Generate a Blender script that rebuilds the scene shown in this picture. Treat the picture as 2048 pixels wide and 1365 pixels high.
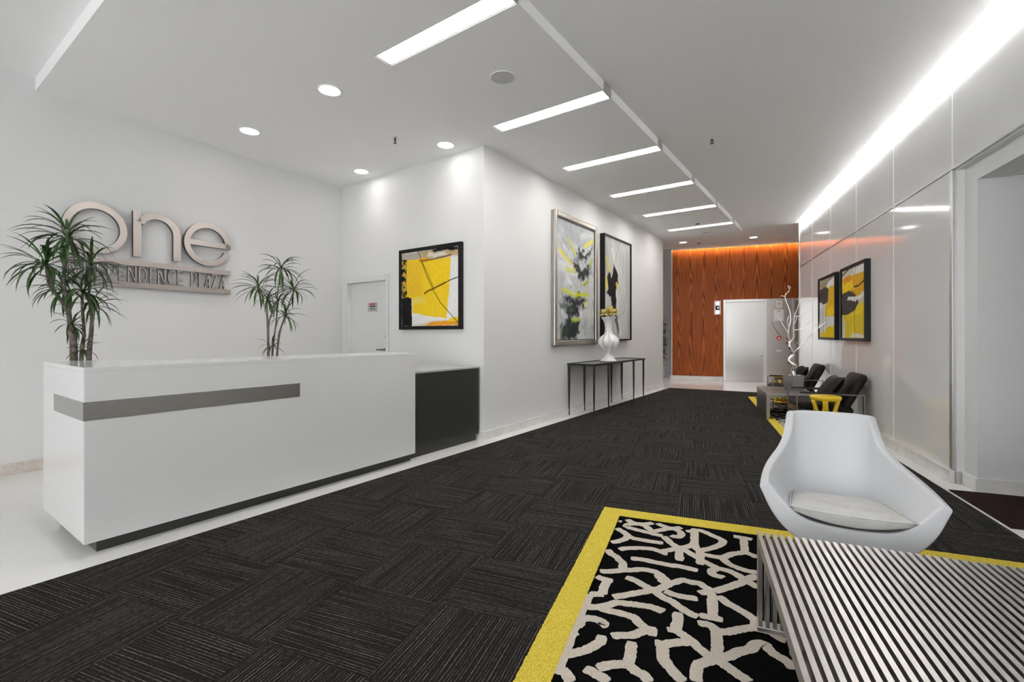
import bpy, bmesh, math, random
import numpy as np
from mathutils import Vector, Matrix
random.seed(7); rng = np.random.default_rng(7)
for o in list(bpy.data.objects): bpy.data.objects.remove(o, do_unlink=True)
SC = bpy.context.scene
COL = SC.collection
# ------------------------------------------------------------------ camera
FPX, CX, CY, CH = 935.0, 1024.0, 669.0, 1.25
YAW = math.atan(661.0/FPX)
cam_d = bpy.data.cameras.new('camera'); cam = bpy.data.objects.new('camera', cam_d); COL.objects.link(cam)
cam.location = (0, 0, CH); cam.rotation_euler = (math.pi/2, 0, YAW)
cam_d.sensor_fit = 'HORIZONTAL'; cam_d.sensor_width = 36.0; cam_d.lens = FPX/2048*36
cam_d.shift_x = 0; cam_d.shift_y = (CY-682.5)/2048*1.0
cam_d.clip_start = 0.05
SC.camera = cam
# ------------------------------------------------------------------ world, exposure
w = bpy.data.worlds.new('world'); SC.world = w; w.use_nodes = True
w.node_tree.nodes['Background'].inputs[0].default_value = (0.85, 0.855, 0.86, 1)
w.node_tree.nodes['Background'].inputs[1].default_value = 4.2
SC.view_settings.view_transform = 'Standard'; SC.view_settings.look = 'None'
SC.view_settings.exposure = 0.82; SC.view_settings.gamma = 1.0; SC.view_settings.use_curve_mapping = False
E_STRIP, E_COVE, E_WARM, E_DISC, P_SPOT = 17.5, 55.0, 42.0, 14.0, 13.0
# ------------------------------------------------------------------ frames
TH = math.radians(13.88)
EV = (-math.sin(TH), math.cos(TH)); NV = (math.cos(TH), math.sin(TH)); OR = (0.734, 5.329)
FV = (-math.sin(YAW), math.cos(YAW)); RV = (math.cos(YAW), math.sin(YAW))
def fr(s, t): return (OR[0]+s*EV[0]+t*NV[0], OR[1]+s*EV[1]+t*NV[1])      # angled frame of the right wall -> world
def rf(p):
    dx, dy = p[0]-OR[0], p[1]-OR[1]; return (dx*EV[0]+dy*EV[1], dx*NV[0]+dy*NV[1])
def ray(u, v):
    l = (u-CX)/FPX; return (FV[0]+l*RV[0], FV[1]+l*RV[1], -(v-CY)/FPX)
def G(u, v, z=0.0):
    r = ray(u, v); t = (z-CH)/r[2]; return (r[0]*t, r[1]*t)
def PX(u, v, X):
    r = ray(u, v); t = X/r[0]; return (r[1]*t, CH+r[2]*t)
def RE(u, v, s):
    p = fr(s, 0); r = ray(u, v); k = (p[0]*EV[0]+p[1]*EV[1])/(r[0]*EV[0]+r[1]*EV[1])
    x, y = r[0]*k, r[1]*k; return (rf((x, y))[1], CH+r[2]*k)
# ------------------------------------------------------------------ materials
def mat(name, col=(.8, .8, .8), rough=.5, metal=0., spec=.5, coat=0., emit=None, es=0., alpha=None, trans=0., ior=1.45):
    m = bpy.data.materials.new(name); m.use_nodes = True
    b = m.node_tree.nodes['Principled BSDF']
    b.inputs['Base Color'].default_value = (*col, 1); b.inputs['Roughness'].default_value = rough
    b.inputs['Metallic'].default_value = metal; b.inputs['Specular IOR Level'].default_value = spec
    b.inputs['Coat Weight'].default_value = coat; b.inputs['Coat Roughness'].default_value = .05
    b.inputs['Transmission Weight'].default_value = trans; b.inputs['IOR'].default_value = ior
    if emit: b.inputs['Emission Color'].default_value = (*emit, 1); b.inputs['Emission Strength'].default_value = es
    return m
def nd(m, t, **kw):
    n = m.node_tree.nodes.new(t)
    for k, v in kw.items():
        if k in n.inputs: n.inputs[k].default_value = v
        else: setattr(n, k, v)
    return n
def lk(m, a, b): m.node_tree.links.new(a, b)
def bsdf(m): return m.node_tree.nodes['Principled BSDF']
def coords(m, kind='Object', scale=(1, 1, 1), rnd=False):
    tc = nd(m, 'ShaderNodeTexCoord'); mp = nd(m, 'ShaderNodeMapping'); mp.inputs['Scale'].default_value = scale
    src = tc.outputs[kind]
    if rnd:
        oi = nd(m, 'ShaderNodeObjectInfo'); mu = nd(m, 'ShaderNodeMath', operation='MULTIPLY'); mu.inputs[1].default_value = 37.0
        lk(m, oi.outputs['Random'], mu.inputs[0]); ad = nd(m, 'ShaderNodeVectorMath', operation='ADD')
        lk(m, src, ad.inputs[0]); lk(m, mu.outputs[0], ad.inputs[1]); src = ad.outputs[0]
    lk(m, src, mp.inputs[0]); return mp.outputs[0]
def noise(m, vec, scale, detail=3., rough=.5):
    n = nd(m, 'ShaderNodeTexNoise'); n.inputs['Scale'].default_value = scale; n.inputs['Detail'].default_value = detail; n.inputs['Roughness'].default_value = rough
    lk(m, vec, n.inputs['Vector']); return n.outputs['Fac']
def ramp(m, fac, stops):
    r = nd(m, 'ShaderNodeValToRGB'); el = r.color_ramp.elements
    while len(el) < len(stops): el.new(.5)
    for e_, (p, c) in zip(el, stops): e_.position = p; e_.color = (*c, 1)
    lk(m, fac, r.inputs[0]); return r.outputs[0]
def bump(m, fac, strength=.2, dist=.002):
    b = nd(m, 'ShaderNodeBump'); b.inputs['Strength'].default_value = strength; b.inputs['Distance'].default_value = dist
    lk(m, fac, b.inputs['Height']); lk(m, b.outputs[0], bsdf(m).inputs['Normal'])
def mathn(m, op, a, b=None):
    n = nd(m, 'ShaderNodeMath', operation=op)
    for i, q in enumerate((a, b)):
        if q is None: continue
        if isinstance(q, (int, float)): n.inputs[i].default_value = q
        else: lk(m, q, n.inputs[i])
    return n.outputs[0]
M = {}
M['paint'] = mat('white_wall_paint', (.74, .74, .742), .6)
M['texpaint'] = mat('textured_white_wall', (.78, .78, .775), .55)
bump(M['texpaint'], noise(M['texpaint'], coords(M['texpaint']), 70, 2), .35, .004)
M['ceil'] = mat('ceiling_paint', (.94, .94, .94), .8)
M['floor'] = mat('polished_white_floor', (.82, .80, .77), .12)
_f = M['floor']; lk(_f, ramp(_f, noise(_f, coords(_f), 1.3, 5), [(.3, (.80, .79, .77)), (.7, (.86, .85, .83))]), bsdf(_f).inputs['Base Color'])
M['marble'] = mat('pale_marble', (.72, .68, .62), .3)
_f = M['marble']; lk(_f, ramp(_f, noise(_f, coords(_f, 'Object', (3, 3, 3)), 6, 8, .7), [(.3, (.55, .49, .43)), (.7, (.72, .67, .61))]), bsdf(_f).inputs['Base Color'])
M['marblew'] = mat('white_marble', (.8, .79, .77), .25)
_f = M['marblew']; lk(_f, ramp(_f, noise(_f, coords(_f), 5, 8, .7), [(.3, (.66, .65, .63)), (.65, (.82, .81, .79))]), bsdf(_f).inputs['Base Color'])
M['desk'] = mat('gloss_white_laminate', (.70, .70, .70), .12, spec=.5)
M['panel'] = mat('gloss_grey_white_panel', (.86, .865, .87), .09, coat=.6)
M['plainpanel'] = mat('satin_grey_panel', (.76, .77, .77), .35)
M['joint'] = mat('bright_joint_strip', (.9, .9, .9), .3)
M['alu'] = mat('brushed_aluminium', (.66, .66, .65), .38, 1.)
def brushed(name, col, rough, axis=(1, 60, 60), amt=.12):
    m = mat(name, col, rough, 1.); v = coords(m, 'Object', axis); n = noise(m, v, 12, 3)
    lo = tuple(c*(1-amt) for c in col); hi = tuple(min(1, c*(1+amt)) for c in col)
    lk(m, ramp(m, n, [(.3, lo), (.7, hi)]), bsdf(m).inputs['Base Color']); return m
M['steel'] = brushed('brushed_steel', (.50, .48, .46), .36, (60, 60, 1))
M['steelh'] = brushed('brushed_steel_band', (.50, .49, .48), .3, (1, 1, 60))
M['champagne'] = brushed('champagne_metal', (.43, .39, .365), .3, (60, 1, 60), .08)
M['darkedge'] = mat('dark_letter_edge', (.05, .045, .04), .4)
M['elevdoor'] = brushed('elevator_steel', (.50, .49, .48), .28, (70, 70, 1), .08)
M['slat'] = brushed('slat_steel', (.50, .485, .465), .34, (60, 1, 60), .025)
M['chrome'] = mat('chrome', (.75, .75, .75), .12, 1.)
M['tsteel'] = brushed('table_steel', (.33, .32, .31), .33, (60, 1, 60), .08)
M['dsteel'] = mat('dark_steel', (.22, .21, .20), .3, 1.)
M['silver'] = mat('silver_leaf', (.82, .82, .82), .22, 1.)
M['black'] = mat('black_frame', (.010, .010, .011), .4, spec=.25)
M['iron'] = mat('black_iron', (.012, .012, .012), .45)
M['charcoal'] = mat('charcoal_laminate', (.035, .035, .032), .3)
M['leather'] = mat('black_leather', (.009, .008, .0075), .48, spec=.22)
_f = M['leather']; bump(_f, noise(_f, coords(_f), 160, 3), .25, .001)
M['whitel'] = mat('white_leather', (.66, .67, .69), .45)
_f = M['whitel']; bump(_f, noise(_f, coords(_f), 220, 3), .12, .0008)
M['whitec'] = mat('worn_white_leather', (.8, .79, .76), .5)
_f = M['whitec']; lk(_f, ramp(_f, noise(_f, coords(_f), 9, 8, .75), [(.25, (.52, .50, .47)), (.55, (.70, .69, .67))]), bsdf(_f).inputs['Base Color'])
M['yellow'] = mat('yellow_lacquer', (.78, .52, .02), .3)
M['gold'] = mat('yellow_gold_lacquer', (.72, .46, .03), .22, .35)
M['ceramic'] = mat('white_ceramic', (.85, .85, .84), .25)
M['pwhite'] = mat('white_plastic', (.85, .85, .85), .4)
M['grey'] = mat('grey_plastic', (.45, .45, .46), .5)
M['ink'] = mat('dark_ink', (.03, .03, .03), .6)
M['red'] = mat('red_enamel', (.6, .03, .03), .4)
M['strip'] = mat('linear_diffuser', (1, 1, 1), .5, emit=(1, .98, .95), es=E_STRIP)
M['disc'] = mat('downlight_lens', (1, 1, 1), .5, emit=(1, .97, .93), es=E_DISC)
M['cove'] = mat('cove_led', (1, 1, 1), .5, emit=(1, .98, .96), es=E_COVE)
M['warm'] = mat('warm_cove_led', (1, .8, .5), .5, emit=(1, .86, .52), es=E_WARM)
M['display'] = mat('indicator_light', (1, 1, 1), .4, emit=(.9, 1, .95), es=.6)
M['rug'] = mat('black_rug_pile', (.006, .006, .006), .95, spec=.0)
M['cream'] = mat('cream_rug_pile', (.62, .55, .47), .95, spec=.05)
_f = M['cream']; n_ = noise(_f, coords(_f), 220, 2); lk(_f, ramp(_f, n_, [(.3, (.5, .44, .37)), (.7, (.72, .65, .57))]), bsdf(_f).inputs['Base Color']); bump(_f, n_, .6, .004)
M['border'] = mat('yellow_rug_pile', (.75, .58, .05), .95, spec=.05)
_f = M['border']; n_ = noise(_f, coords(_f), 190, 2); lk(_f, ramp(_f, n_, [(.3, (.52, .38, .04)), (.6, (.82, .66, .10))]), bsdf(_f).inputs['Base Color']); bump(_f, n_, .7, .005)
# carpet tile: dark loop pile with broken pale threads running along local y
m = M['carpet'] = mat('carpet_tile', (.02, .02, .02), .95, spec=.06)
v = coords(m, 'Object', (1, 1, 1), True)
def scaled(m, vec, sc):
    mp = nd(m, 'ShaderNodeMapping'); mp.inputs['Scale'].default_value = sc; lk(m, vec, mp.inputs[0]); return mp.outputs[0]
sxx = nd(m, 'ShaderNodeSeparateXYZ'); lk(m, v, sxx.inputs[0])
wob = noise(m, scaled(m, v, (14, 1.2, 0)), 1.0, 2.0)
sn = mathn(m, 'SINE', mathn(m, 'ADD', mathn(m, 'MULTIPLY', sxx.outputs[0], 2*math.pi/.0135), mathn(m, 'MULTIPLY', wob, 16.)))
l1 = noise(m, scaled(m, v, (75, 1.5, 0)), 1.0, 1.0)
l2 = noise(m, scaled(m, v, (230, 45, 0)), 1.0, 2.0)
l3 = noise(m, scaled(m, v, (260, 260, 0)), 1.0, 1.0)
thr = mathn(m, 'MULTIPLY', ramp(m, sn, [(.62, (0, 0, 0)), (.98, (1, 1, 1))]), ramp(m, l1, [(.36, (.05, .05, .05)), (.64, (1, 1, 1))]))
thr = mathn(m, 'MULTIPLY', thr, ramp(m, l2, [(.34, (.15, .15, .15)), (.58, (1, 1, 1))]))
basec = ramp(m, l2, [(.3, (.011, .0102, .0100)), (.75, (.030, .028, .027))])
mx = nd(m, 'ShaderNodeMix', data_type='RGBA'); lk(m, thr, mx.inputs['Factor']); lk(m, basec, mx.inputs['A']); mx.inputs['B'].default_value = (.24, .215, .195, 1)
lk(m, mx.outputs['Result'], bsdf(m).inputs['Base Color']); bump(m, l3, .5, .004)
# entrance mat
m = M['mat'] = mat('entrance_mat', (.03, .015, .013), .95, spec=.05)
lk(m, ramp(m, noise(m, scaled(m, coords(m), (120, 6, 1)), 1., 2.), [(.3, (.012, .008, .008)), (.75, (.05, .028, .025))]), bsdf(m).inputs['Base Color'])
# figured wood veneer, grain along z, flame arches
m = M['wood'] = mat('flame_veneer', (.3, .08, .02), .45, spec=.25)
tc = nd(m, 'ShaderNodeTexCoord'); sx = nd(m, 'ShaderNodeSeparateXYZ'); lk(m, tc.outputs['Object'], sx.inputs[0])
oi = nd(m, 'ShaderNodeObjectInfo')
nz = noise(m, scaled(m, coords(m, 'Object', (1, 1, 1), True), (9, 1, .8)), 1., 3.)
x2 = mathn(m, 'MULTIPLY', mathn(m, 'MULTIPLY', sx.outputs[0], sx.outputs[0]), 150.)
zz = mathn(m, 'MULTIPLY', sx.outputs[2], 1.1)
ph = mathn(m, 'ADD', mathn(m, 'ADD', x2, zz), mathn(m, 'MULTIPLY', nz, 2.2))
ring = mathn(m, 'ADD', mathn(m, 'MULTIPLY', mathn(m, 'SINE', mathn(m, 'MULTIPLY', ph, 9.)), .5), .5)
fine = noise(m, scaled(m, coords(m, 'Object', (1, 1, 1), True), (130, 1, 1.5)), 1., 3.)
val = mathn(m, 'ADD', mathn(m, 'MULTIPLY', ring, .38), mathn(m, 'MULTIPLY', fine, .75))
lk(m, ramp(m, val, [(.25, (.105, .020, .004)), (.5, (.28, .060, .010)), (.8, (.46, .125, .022))]), bsdf(m).inputs['Base Color'])
# foliage / bark
M['leaf'] = mat('dark_green_leaf', (.03, .075, .02), .35)
_f = M['leaf']; lk(_f, ramp(_f, noise(_f, coords(_f), 12, 2), [(.3, (.012, .035, .01)), (.7, (.06, .13, .03))]), bsdf(_f).inputs['Base Color'])
M['leafp'] = mat('pale_green_leaf', (.10, .14, .05), .45)
_f = M['leafp']; lk(_f, ramp(_f, noise(_f, coords(_f), 9, 2), [(.35, (.02, .045, .015)), (.65, (.28, .30, .14))]), bsdf(_f).inputs['Base Color'])
M['bark'] = mat('grey_brown_bark', (.16, .13, .11), .8)
_f = M['bark']; n_ = noise(_f, coords(_f), 40, 4); lk(_f, ramp(_f, n_, [(.3, (.07, .055, .045)), (.7, (.22, .18, .15))]), bsdf(_f).inputs['Base Color']); bump(_f, n_, .4, .004)
M['petal'] = mat('yellow_petal', (.72, .58, .10), .5)
_f = M['petal']; lk(_f, ramp(_f, noise(_f, coords(_f), 30, 2), [(.3, (.80, .62, .07)), (.75, (.92, .86, .5))]), bsdf(_f).inputs['Base Color'])
M['champframe'] = mat('silver_leaf_frame', (.40, .37, .33), .35, .9)
M['soil'] = mat('soil', (.03, .022, .016), .9)
m = M['art'] = mat('painted_canvas', (.8, .8, .8), .6, spec=.2)
at = nd(m, 'ShaderNodeAttribute', attribute_name='art'); lk(m, at.outputs['Color'], bsdf(m).inputs['Base Color'])
# ------------------------------------------------------------------ mesh helpers
class MB:
    def __init__(s): s.v = []; s.f = []
    def add(s, vs, fs):
        k = len(s.v); s.v += [tuple(p) for p in vs]; s.f += [tuple(i+k for i in f) for f in fs]; return s
    def box(s, x0, x1, y0, y1, z0, z1):
        return s.add([(x0, y0, z0), (x1, y0, z0), (x1, y1, z0), (x0, y1, z0), (x0, y0, z1), (x1, y0, z1), (x1, y1, z1), (x0, y1, z1)],
                     [(0, 3, 2, 1), (4, 5, 6, 7), (0, 1, 5, 4), (1, 2, 6, 5), (2, 3, 7, 6), (3, 0, 4, 7)])
    def prism(s, poly, z0, z1, T=None):
        n = len(poly); ar = sum(poly[i][0]*poly[(i+1) % n][1]-poly[(i+1) % n][0]*poly[i][1] for i in range(n))
        if ar < 0: poly = poly[::-1]
        vs = [(x, y, z0) for x, y in poly]+[(x, y, z1) for x, y in poly]
        if T: vs = [T(*p) for p in vs]
        return s.add(vs, [tuple(range(n-1, -1, -1)), tuple(range(n, 2*n))]+[(i, (i+1) % n, n+(i+1) % n, n+i) for i in range(n)])
    def tube(s, path, rad, n=8, caps=True):
        P = [Vector(p) for p in path]; m_ = len(P); rad = rad if isinstance(rad, (list, tuple)) else [rad]*m_
        k = len(s.v); up = Vector((0, 0, 1)); prev = None
        for i, p in enumerate(P):
            d = (P[min(i+1, m_-1)]-P[max(i-1, 0)]).normalized()
            if prev is None: a = d.cross(up if abs(d.z) < .9 else Vector((1, 0, 0))).normalized()
            else: a = (prev-d*prev.dot(d)).normalized()
            prev = a; b = d.cross(a)
            for j in range(n):
                q = 2*math.pi*j/n; s.v.append(tuple(p+(a*math.cos(q)+b*math.sin(q))*rad[i]))
        for i in range(m_-1):
            for j in range(n):
                s.f.append((k+i*n+j, k+i*n+(j+1) % n, k+(i+1)*n+(j+1) % n, k+(i+1)*n+j))
        if caps: s.f.append(tuple(k+j for j in range(n-1, -1, -1))); s.f.append(tuple(k+(m_-1)*n+j for j in range(n)))
        return s
    def lathe(s, prof, n=32, c=(0, 0, 0), fn=None):
        R_ = []
        for (r, z) in prof:
            if r < 1e-6: s.v.append((c[0], c[1], c[2]+z)); R_.append([len(s.v)-1]*n); continue
            k = len(s.v); R_.append([k+j for j in range(n)])
            for j in range(n):
                a = 2*math.pi*j/n; rr = fn(r, z, a) if fn else r
                s.v.append((c[0]+rr*math.cos(a), c[1]+rr*math.sin(a), c[2]+z))
        for A, B in zip(R_[:-1], R_[1:]):
            for j in range(n):
                q = (A[j], A[(j+1) % n], B[(j+1) % n], B[j]); f = []
                for x in q:
                    if x not in f: f.append(x)
                if len(f) > 2: s.f.append(tuple(f))
        return s
    def bar(s, p, q, w, d, up=(0, 0, 1)):      # rectangular bar from p to q
        p, q = Vector(p), Vector(q); dr = (q-p).normalized(); a = dr.cross(Vector(up))
        if a.length < 1e-4: a = dr.cross(Vector((0, 1, 0)))
        a.normalize(); b = dr.cross(a).normalized(); vs = []
        for e_ in (p, q):
            for i, j in ((-1, -1), (1, -1), (1, 1), (-1, 1)): vs.append(e_+a*(i*w/2)+b*(j*d/2))
        return s.add(vs, [(3, 2, 1, 0), (4, 5, 6, 7), (0, 1, 5, 4), (1, 2, 6, 5), (2, 3, 7, 6), (3, 0, 4, 7)])
    def grid(s, rows):
        k = len(s.v); n = len(rows[0])
        for r in rows: s.v += [tuple(p) for p in r]
        for i in range(len(rows)-1):
            for j in range(n-1): s.f.append((k+i*n+j, k+i*n+j+1, k+(i+1)*n+j+1, k+(i+1)*n+j))
        return s
    def mesh(s, name, smooth=False):
        me = bpy.data.meshes.new(name); me.from_pydata(s.v, [], s.f); me.validate()
        bm = bmesh.new(); bm.from_mesh(me); bmesh.ops.recalc_face_normals(bm, faces=bm.faces); bm.to_mesh(me); bm.free()
        if smooth: me.polygons.foreach_set('use_smooth', [True]*len(me.polygons))
        return me
def place(o, parent=None, loc=(0, 0, 0), rz=0.):
    COL.objects.link(o)
    if parent: o.parent = parent
    o.location = loc; o.rotation_euler = (0, 0, rz); return o
def tag(o, label=None, cat=None, group=None, kind=None):
    for k, v_ in (('label', label), ('category', cat), ('group', group), ('kind', kind)):
        if v_: o[k] = v_
    return o
def obj(name, mb, m, parent=None, loc=(0, 0, 0), rz=0., smooth=False, bevel=0., sub=0, label=None):
    me = mb if isinstance(mb, bpy.types.Mesh) else mb.mesh(name, smooth)
    if not me.materials: me.materials.append(m)
    o = place(bpy.data.objects.new(name, me), parent, loc, rz)
    if sub: md = o.modifiers.new('sub', 'SUBSURF'); md.levels = md.render_levels = sub
    if bevel: md = o.modifiers.new('bevel', 'BEVEL'); md.width = bevel; md.segments = 2; md.limit_method = 'ANGLE'
    if label: o['label'] = label
    return o
def struct(name, mb, m, loc=(0, 0, 0), rz=0., **kw): return tag(obj(name, mb, m, None, loc, rz, **kw), kind='structure')
def thing(name, label, cat, loc=(0, 0, 0), rz=0., group=None):
    return tag(place(bpy.data.objects.new(name, None), None, loc, rz), label, cat, group)
def R3(s, t, z=0.): x, y = fr(s, t); return (x, y, z)
RO = (OR[0], OR[1], 0.)      # origin of the angled frame: mesh x = t, mesh y = s
def clip(poly, a, b, c):      # keep a*x+b*y<=c
    out = []
    for i in range(len(poly)):
        p, q = poly[i], poly[(i+1) % len(poly)]; dp, dq = a*p[0]+b*p[1]-c, a*q[0]+b*q[1]-c
        if dp <= 0: out.append(p)
        if dp*dq < 0: k = dp/(dp-dq); out.append((p[0]+(q[0]-p[0])*k, p[1]+(q[1]-p[1])*k))
    return out
def catmull(pts, n=8):
    P = [Vector(p) for p in pts]; out = []
    for i in range(len(P)-1):
        a, b, c, d = P[max(i-1, 0)], P[i], P[i+1], P[min(i+2, len(P)-1)]
        for k in range(n):
            t = k/n; out.append(.5*((2*b)+(c-a)*t+(2*a-5*b+4*c-d)*t*t+(3*b-a-3*c+d)*t**3))
    out.append(P[-1]); return out
# ================================================================== THE SETTING
ZC, ZR = 3.49, 3.58
struct('floor', MB().box(-6.8, 5.2, -5.4, 17.5, -.12, 0), M['floor'])
# carpet made of half-metre tiles laid quarter-turn, grid of the angled frame
carpet = tag(place(bpy.data.objects.new('floor_carpet', None), None, RO, TH), kind='structure')
XL = -3.28
SBK = -6.2
c0 = rf((-3.282, 10.982)); c1 = rf((-1.533, 11.202)); sl = (c1[0]-c0[0])/(c1[1]-c0[1])
TG, SG = -2.1, -1.61
bk = [(-.132, SBK), (-.132, 7), (-7, 7), (-7, SBK)]
bk = clip(clip(bk, -sl, 1, c0[0]-sl*c0[1]-.002), -NV[0], -EV[0], OR[0]-XL-.002)
obj('carpet_backing', MB().prism(bk, 0, .003), mat('dark_backing', (.01, .01, .01), .95), carpet)
full = MB().box(-.2492, .2492, -.2492, .2492, 0, .006).mesh('carpet_tile')
for i in range(-9, 4):
    for j in range(-9, 17):
        t0, s0 = TG+.5*i, SG+.5*j
        if t0 > -2.65 and t0 < -.15 and s0 < SG-.4 and s0 > SG-2.6: continue       # the patterned rug lies here
        sq = [(t0+.0008, s0+.0008), (t0+.4992, s0+.0008), (t0+.4992, s0+.4992), (t0+.0008, s0+.4992)]
        p = clip(sq, 1, 0, -.13)
        if len(p) > 2: p = clip(p, -sl, 1, c0[0]-sl*c0[1])
        # left edge X >= XL : OR.x + s*EV.x + t*NV.x >= XL
        if len(p) > 2: p = clip(p, -NV[0], -EV[0], OR[0]-XL)
        if len(p) < 3: continue
        ar = abs(sum(p[k][0]*p[(k+1) % len(p)][1]-p[(k+1) % len(p)][0]*p[k][1] for k in range(len(p))))/2
        if ar < .0008: continue
        rot = 0 if (i+j) % 2 == 0 else math.pi/2
        c = (t0+.25, s0+.25)
        if ar > .2483: me = full
        else:
            cs, sn = math.cos(-rot), math.sin(-rot)
            me = MB().prism([((x-c[0])*cs-(y-c[1])*sn, (x-c[0])*sn+(y-c[1])*cs) for x, y in p], 0, .006)
        obj('carpet_tile', me, M['carpet'], carpet, (c[0], c[1], 0), rot)
# ceilings
SLOTS = [2.52, 4.075, 5.615, 7.155, 8.69, 10.22]; BACK = []
cb = MB(); HW = .085
cb.box(-6.6, -3.3, .98, 11.25, ZC, ZC+.12)
struct('ceiling_band', MB().box(-3.3, -3.082, -5.2, 11.25, ZC, ZC+.12), M['ceil'])
ys = [-5.2]+[q for y in sorted(SLOTS+BACK) for q in (y-HW, y+HW)]+[11.25]
for a, b in zip(ys[0::2], ys[1::2]): struct('ceiling_bay', MB().box(-3.082, -1.79, a, b, ZC, ZC+.12), M['ceil'])
def cove_at_y(Y, t): s = (Y-OR[1]-t*NV[1])/EV[1]; return fr(s, t)
struct('ceiling', cb, M['ceil'])
ZL = 3.53       # the high ceiling falls slightly towards the light slot along the panels
hc = MB(); rowsb = []
for k in range(13):
    Y = -5.2+(11.2+5.2)*k/12; q = cove_at_y(Y, -.078); rowsb.append(((-1.795, Y), (min(q[0], 4.9), q[1])))
for zo in (0, .03): hc.grid([[(a[0], a[1], ZR+zo), (b[0], b[1], ZL+zo)] for a, b in rowsb])
for (a, b), (a2, b2) in zip(rowsb[:-1], rowsb[1:]): hc.add([(b[0], b[1], ZL), (b2[0], b2[1], ZL), (b2[0], b2[1], ZL+.03), (b[0], b[1], ZL+.03)], [(0, 1, 2, 3)])
struct('ceiling_high', hc, M['ceil'])
e0 = cove_at_y(11.2, -.078)
struct('ceiling_lobby', MB().prism([(-1.795, 11.2), e0, fr(6.25, -.078), fr(6.25, 3.2), fr(8.5, 3.2), fr(8.5, -6.2), (-6.6, 11.2)], ZR, ZR+.04), M['ceil'])
struct('ceiling_upper', MB().box(-6.8, 5.2, -5.4, 17.5, 3.78, 3.9), M['ceil'])
struct('ceiling_raised', MB().box(-6.6, -3.3, -5.2, 1.1, 3.61, 3.66), M['ceil'])
struct('trim_1', MB().box(-3.0, 3.0, -.008, .008, -.004, .0), M['alu'], R3(8.22, -.1, ZR), TH)
struct('trim_2', MB().box(-2.6, 3.1, -.015, .0, -.034, .04), M['ceil'], R3(8.5, 0, ZR), TH)
# cove LED above right wall and its blocking board
struct('ceiling_cove_back', MB().box(-.50, -.46, -9, 6.25, ZR+.03, 3.79), M['ceil'], RO, TH)
struct('ceiling_cove_end', MB().box(-.50, .05, 6.25, 6.29, ZR+.03, 3.79), M['ceil'], RO, TH)
cl = thing('cove_light', 'long white strip light hidden in the ceiling slot along the glossy panels', 'cove light', R3(0, 0, 3.745), TH)
obj('led_strip', MB().box(-.20, -.15, -3.0, 6.2, 0, .02), M['cove'], cl)
wl = thing('cove_light', 'warm strip light hidden above the wood veneer wall', 'cove light', R3(8.5, 0, ZR+.045), TH)
obj('led_strip', MB().box(-2.5, 2.6, -.05, -.01, 0, .015), M['warm'], wl)
struct('ceiling_cove_wood', MB().box(-2.7, 3.2, 8.36, 8.40, ZR+.03, 3.79), M['ceil'], RO, TH)
# walls
def wallline(p, q, th, z0, z1):
    d = Vector((q[0]-p[0], q[1]-p[1])).normalized(); n_ = Vector((-d.y, d.x))*th
    return MB().prism([p, q, (q[0]+n_.x, q[1]+n_.y), (p[0]+n_.x, p[1]+n_.y)], z0, z1)
SP, SQ = (-6.05, .76), (-6.235, 4.33)
SD = Vector((SQ[0]-SP[0], SQ[1]-SP[1])).normalized()
P0 = (SP[0]-SD.x*6.1, SP[1]-SD.y*6.1); P1 = (SQ[0]+SD.x*.3, SQ[1]+SD.y*.3)
struct('wall_left', wallline(P0, P1, .25, 0, 3.8), M['paint'])
ab = MB(); ab.box(-6.3, -6.10, 4.33, 4.6, 0, 3.8); ab.box(-6.10, -5.22, 4.33, 4.6, 2.012, 3.8); ab.box(-5.22, -3.47, 4.33, 4.6, 0, 3.8)
struct('wall_alcove', ab, M['texpaint'])
struct('wall_hall', MB().box(-3.72, -3.47, 4.6, 11.1, 0, 3.8), M['texpaint'])
struct('wall_far_return', MB().box(-6.6, -3.72, 10.9, 11.1, 0, 3.8), M['paint'])
struct('wall_far_left', MB().box(-6.6, -6.45, 11.1, 17.4, 0, 3.8), M['paint'])
struct('wall_far', MB().box(-6.5, -2.62, 9.5, 9.7, 0, 3.8), M['paint'], RO, TH)
# glazed shopfront behind the camera: daylight enters here
wb = MB(); wb.box(-6.6, 5.1, -5.4, -5.2, 3.3, 3.8)
wb.box(-6.6, -3.25, -5.4, -5.2, 0, 3.3)
for x in (-.8, 2.0): wb.box(x, x+.35, -5.4, -5.2, 0, 3.3)
wb.box(3.1, 5.1, -5.4, -5.2, 0, 3.3)
struct('wall_rear', wb, M['paint'])
gm = bpy.data.materials.new('clear_pane'); gm.use_nodes = True; nt_ = gm.node_tree
tr = nt_.nodes.new('ShaderNodeBsdfTransparent'); gl = nt_.nodes.new('ShaderNodeBsdfGlossy'); gl.inputs['Roughness'].default_value = .02; mxs = nt_.nodes.new('ShaderNodeMixShader'); mxs.inputs[0].default_value = .06
nt_.links.new(tr.outputs[0], mxs.inputs[1]); nt_.links.new(gl.outputs[0], mxs.inputs[2]); nt_.links.new(mxs.outputs[0], nt_.nodes['Material Output'].inputs[0])
for k, (x0, x1) in enumerate(((-3.25, -.8), (-.45, 2.0), (2.35, 3.1))):
    wn = tag(place(bpy.data.objects.new('window_%d_offscreen' % (k+1), None), None, (0, -5.3, 0)), kind='structure')
    obj('pane', MB().box(x0, x1, -.006, .006, .0, 3.3), gm, wn)
    obj('window_frame', MB().box(x0, x0+.05, -.04, .04, 0, 3.3).box(x1-.05, x1, -.04, .04, 0, 3.3).box(x0, x1, -.04, .04, 0, .08).box(x0, x1, -.04, .04, 3.24, 3.3).box(x0, x1, -.04, .04, 2.3, 2.36), M['alu'], wn)
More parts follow.
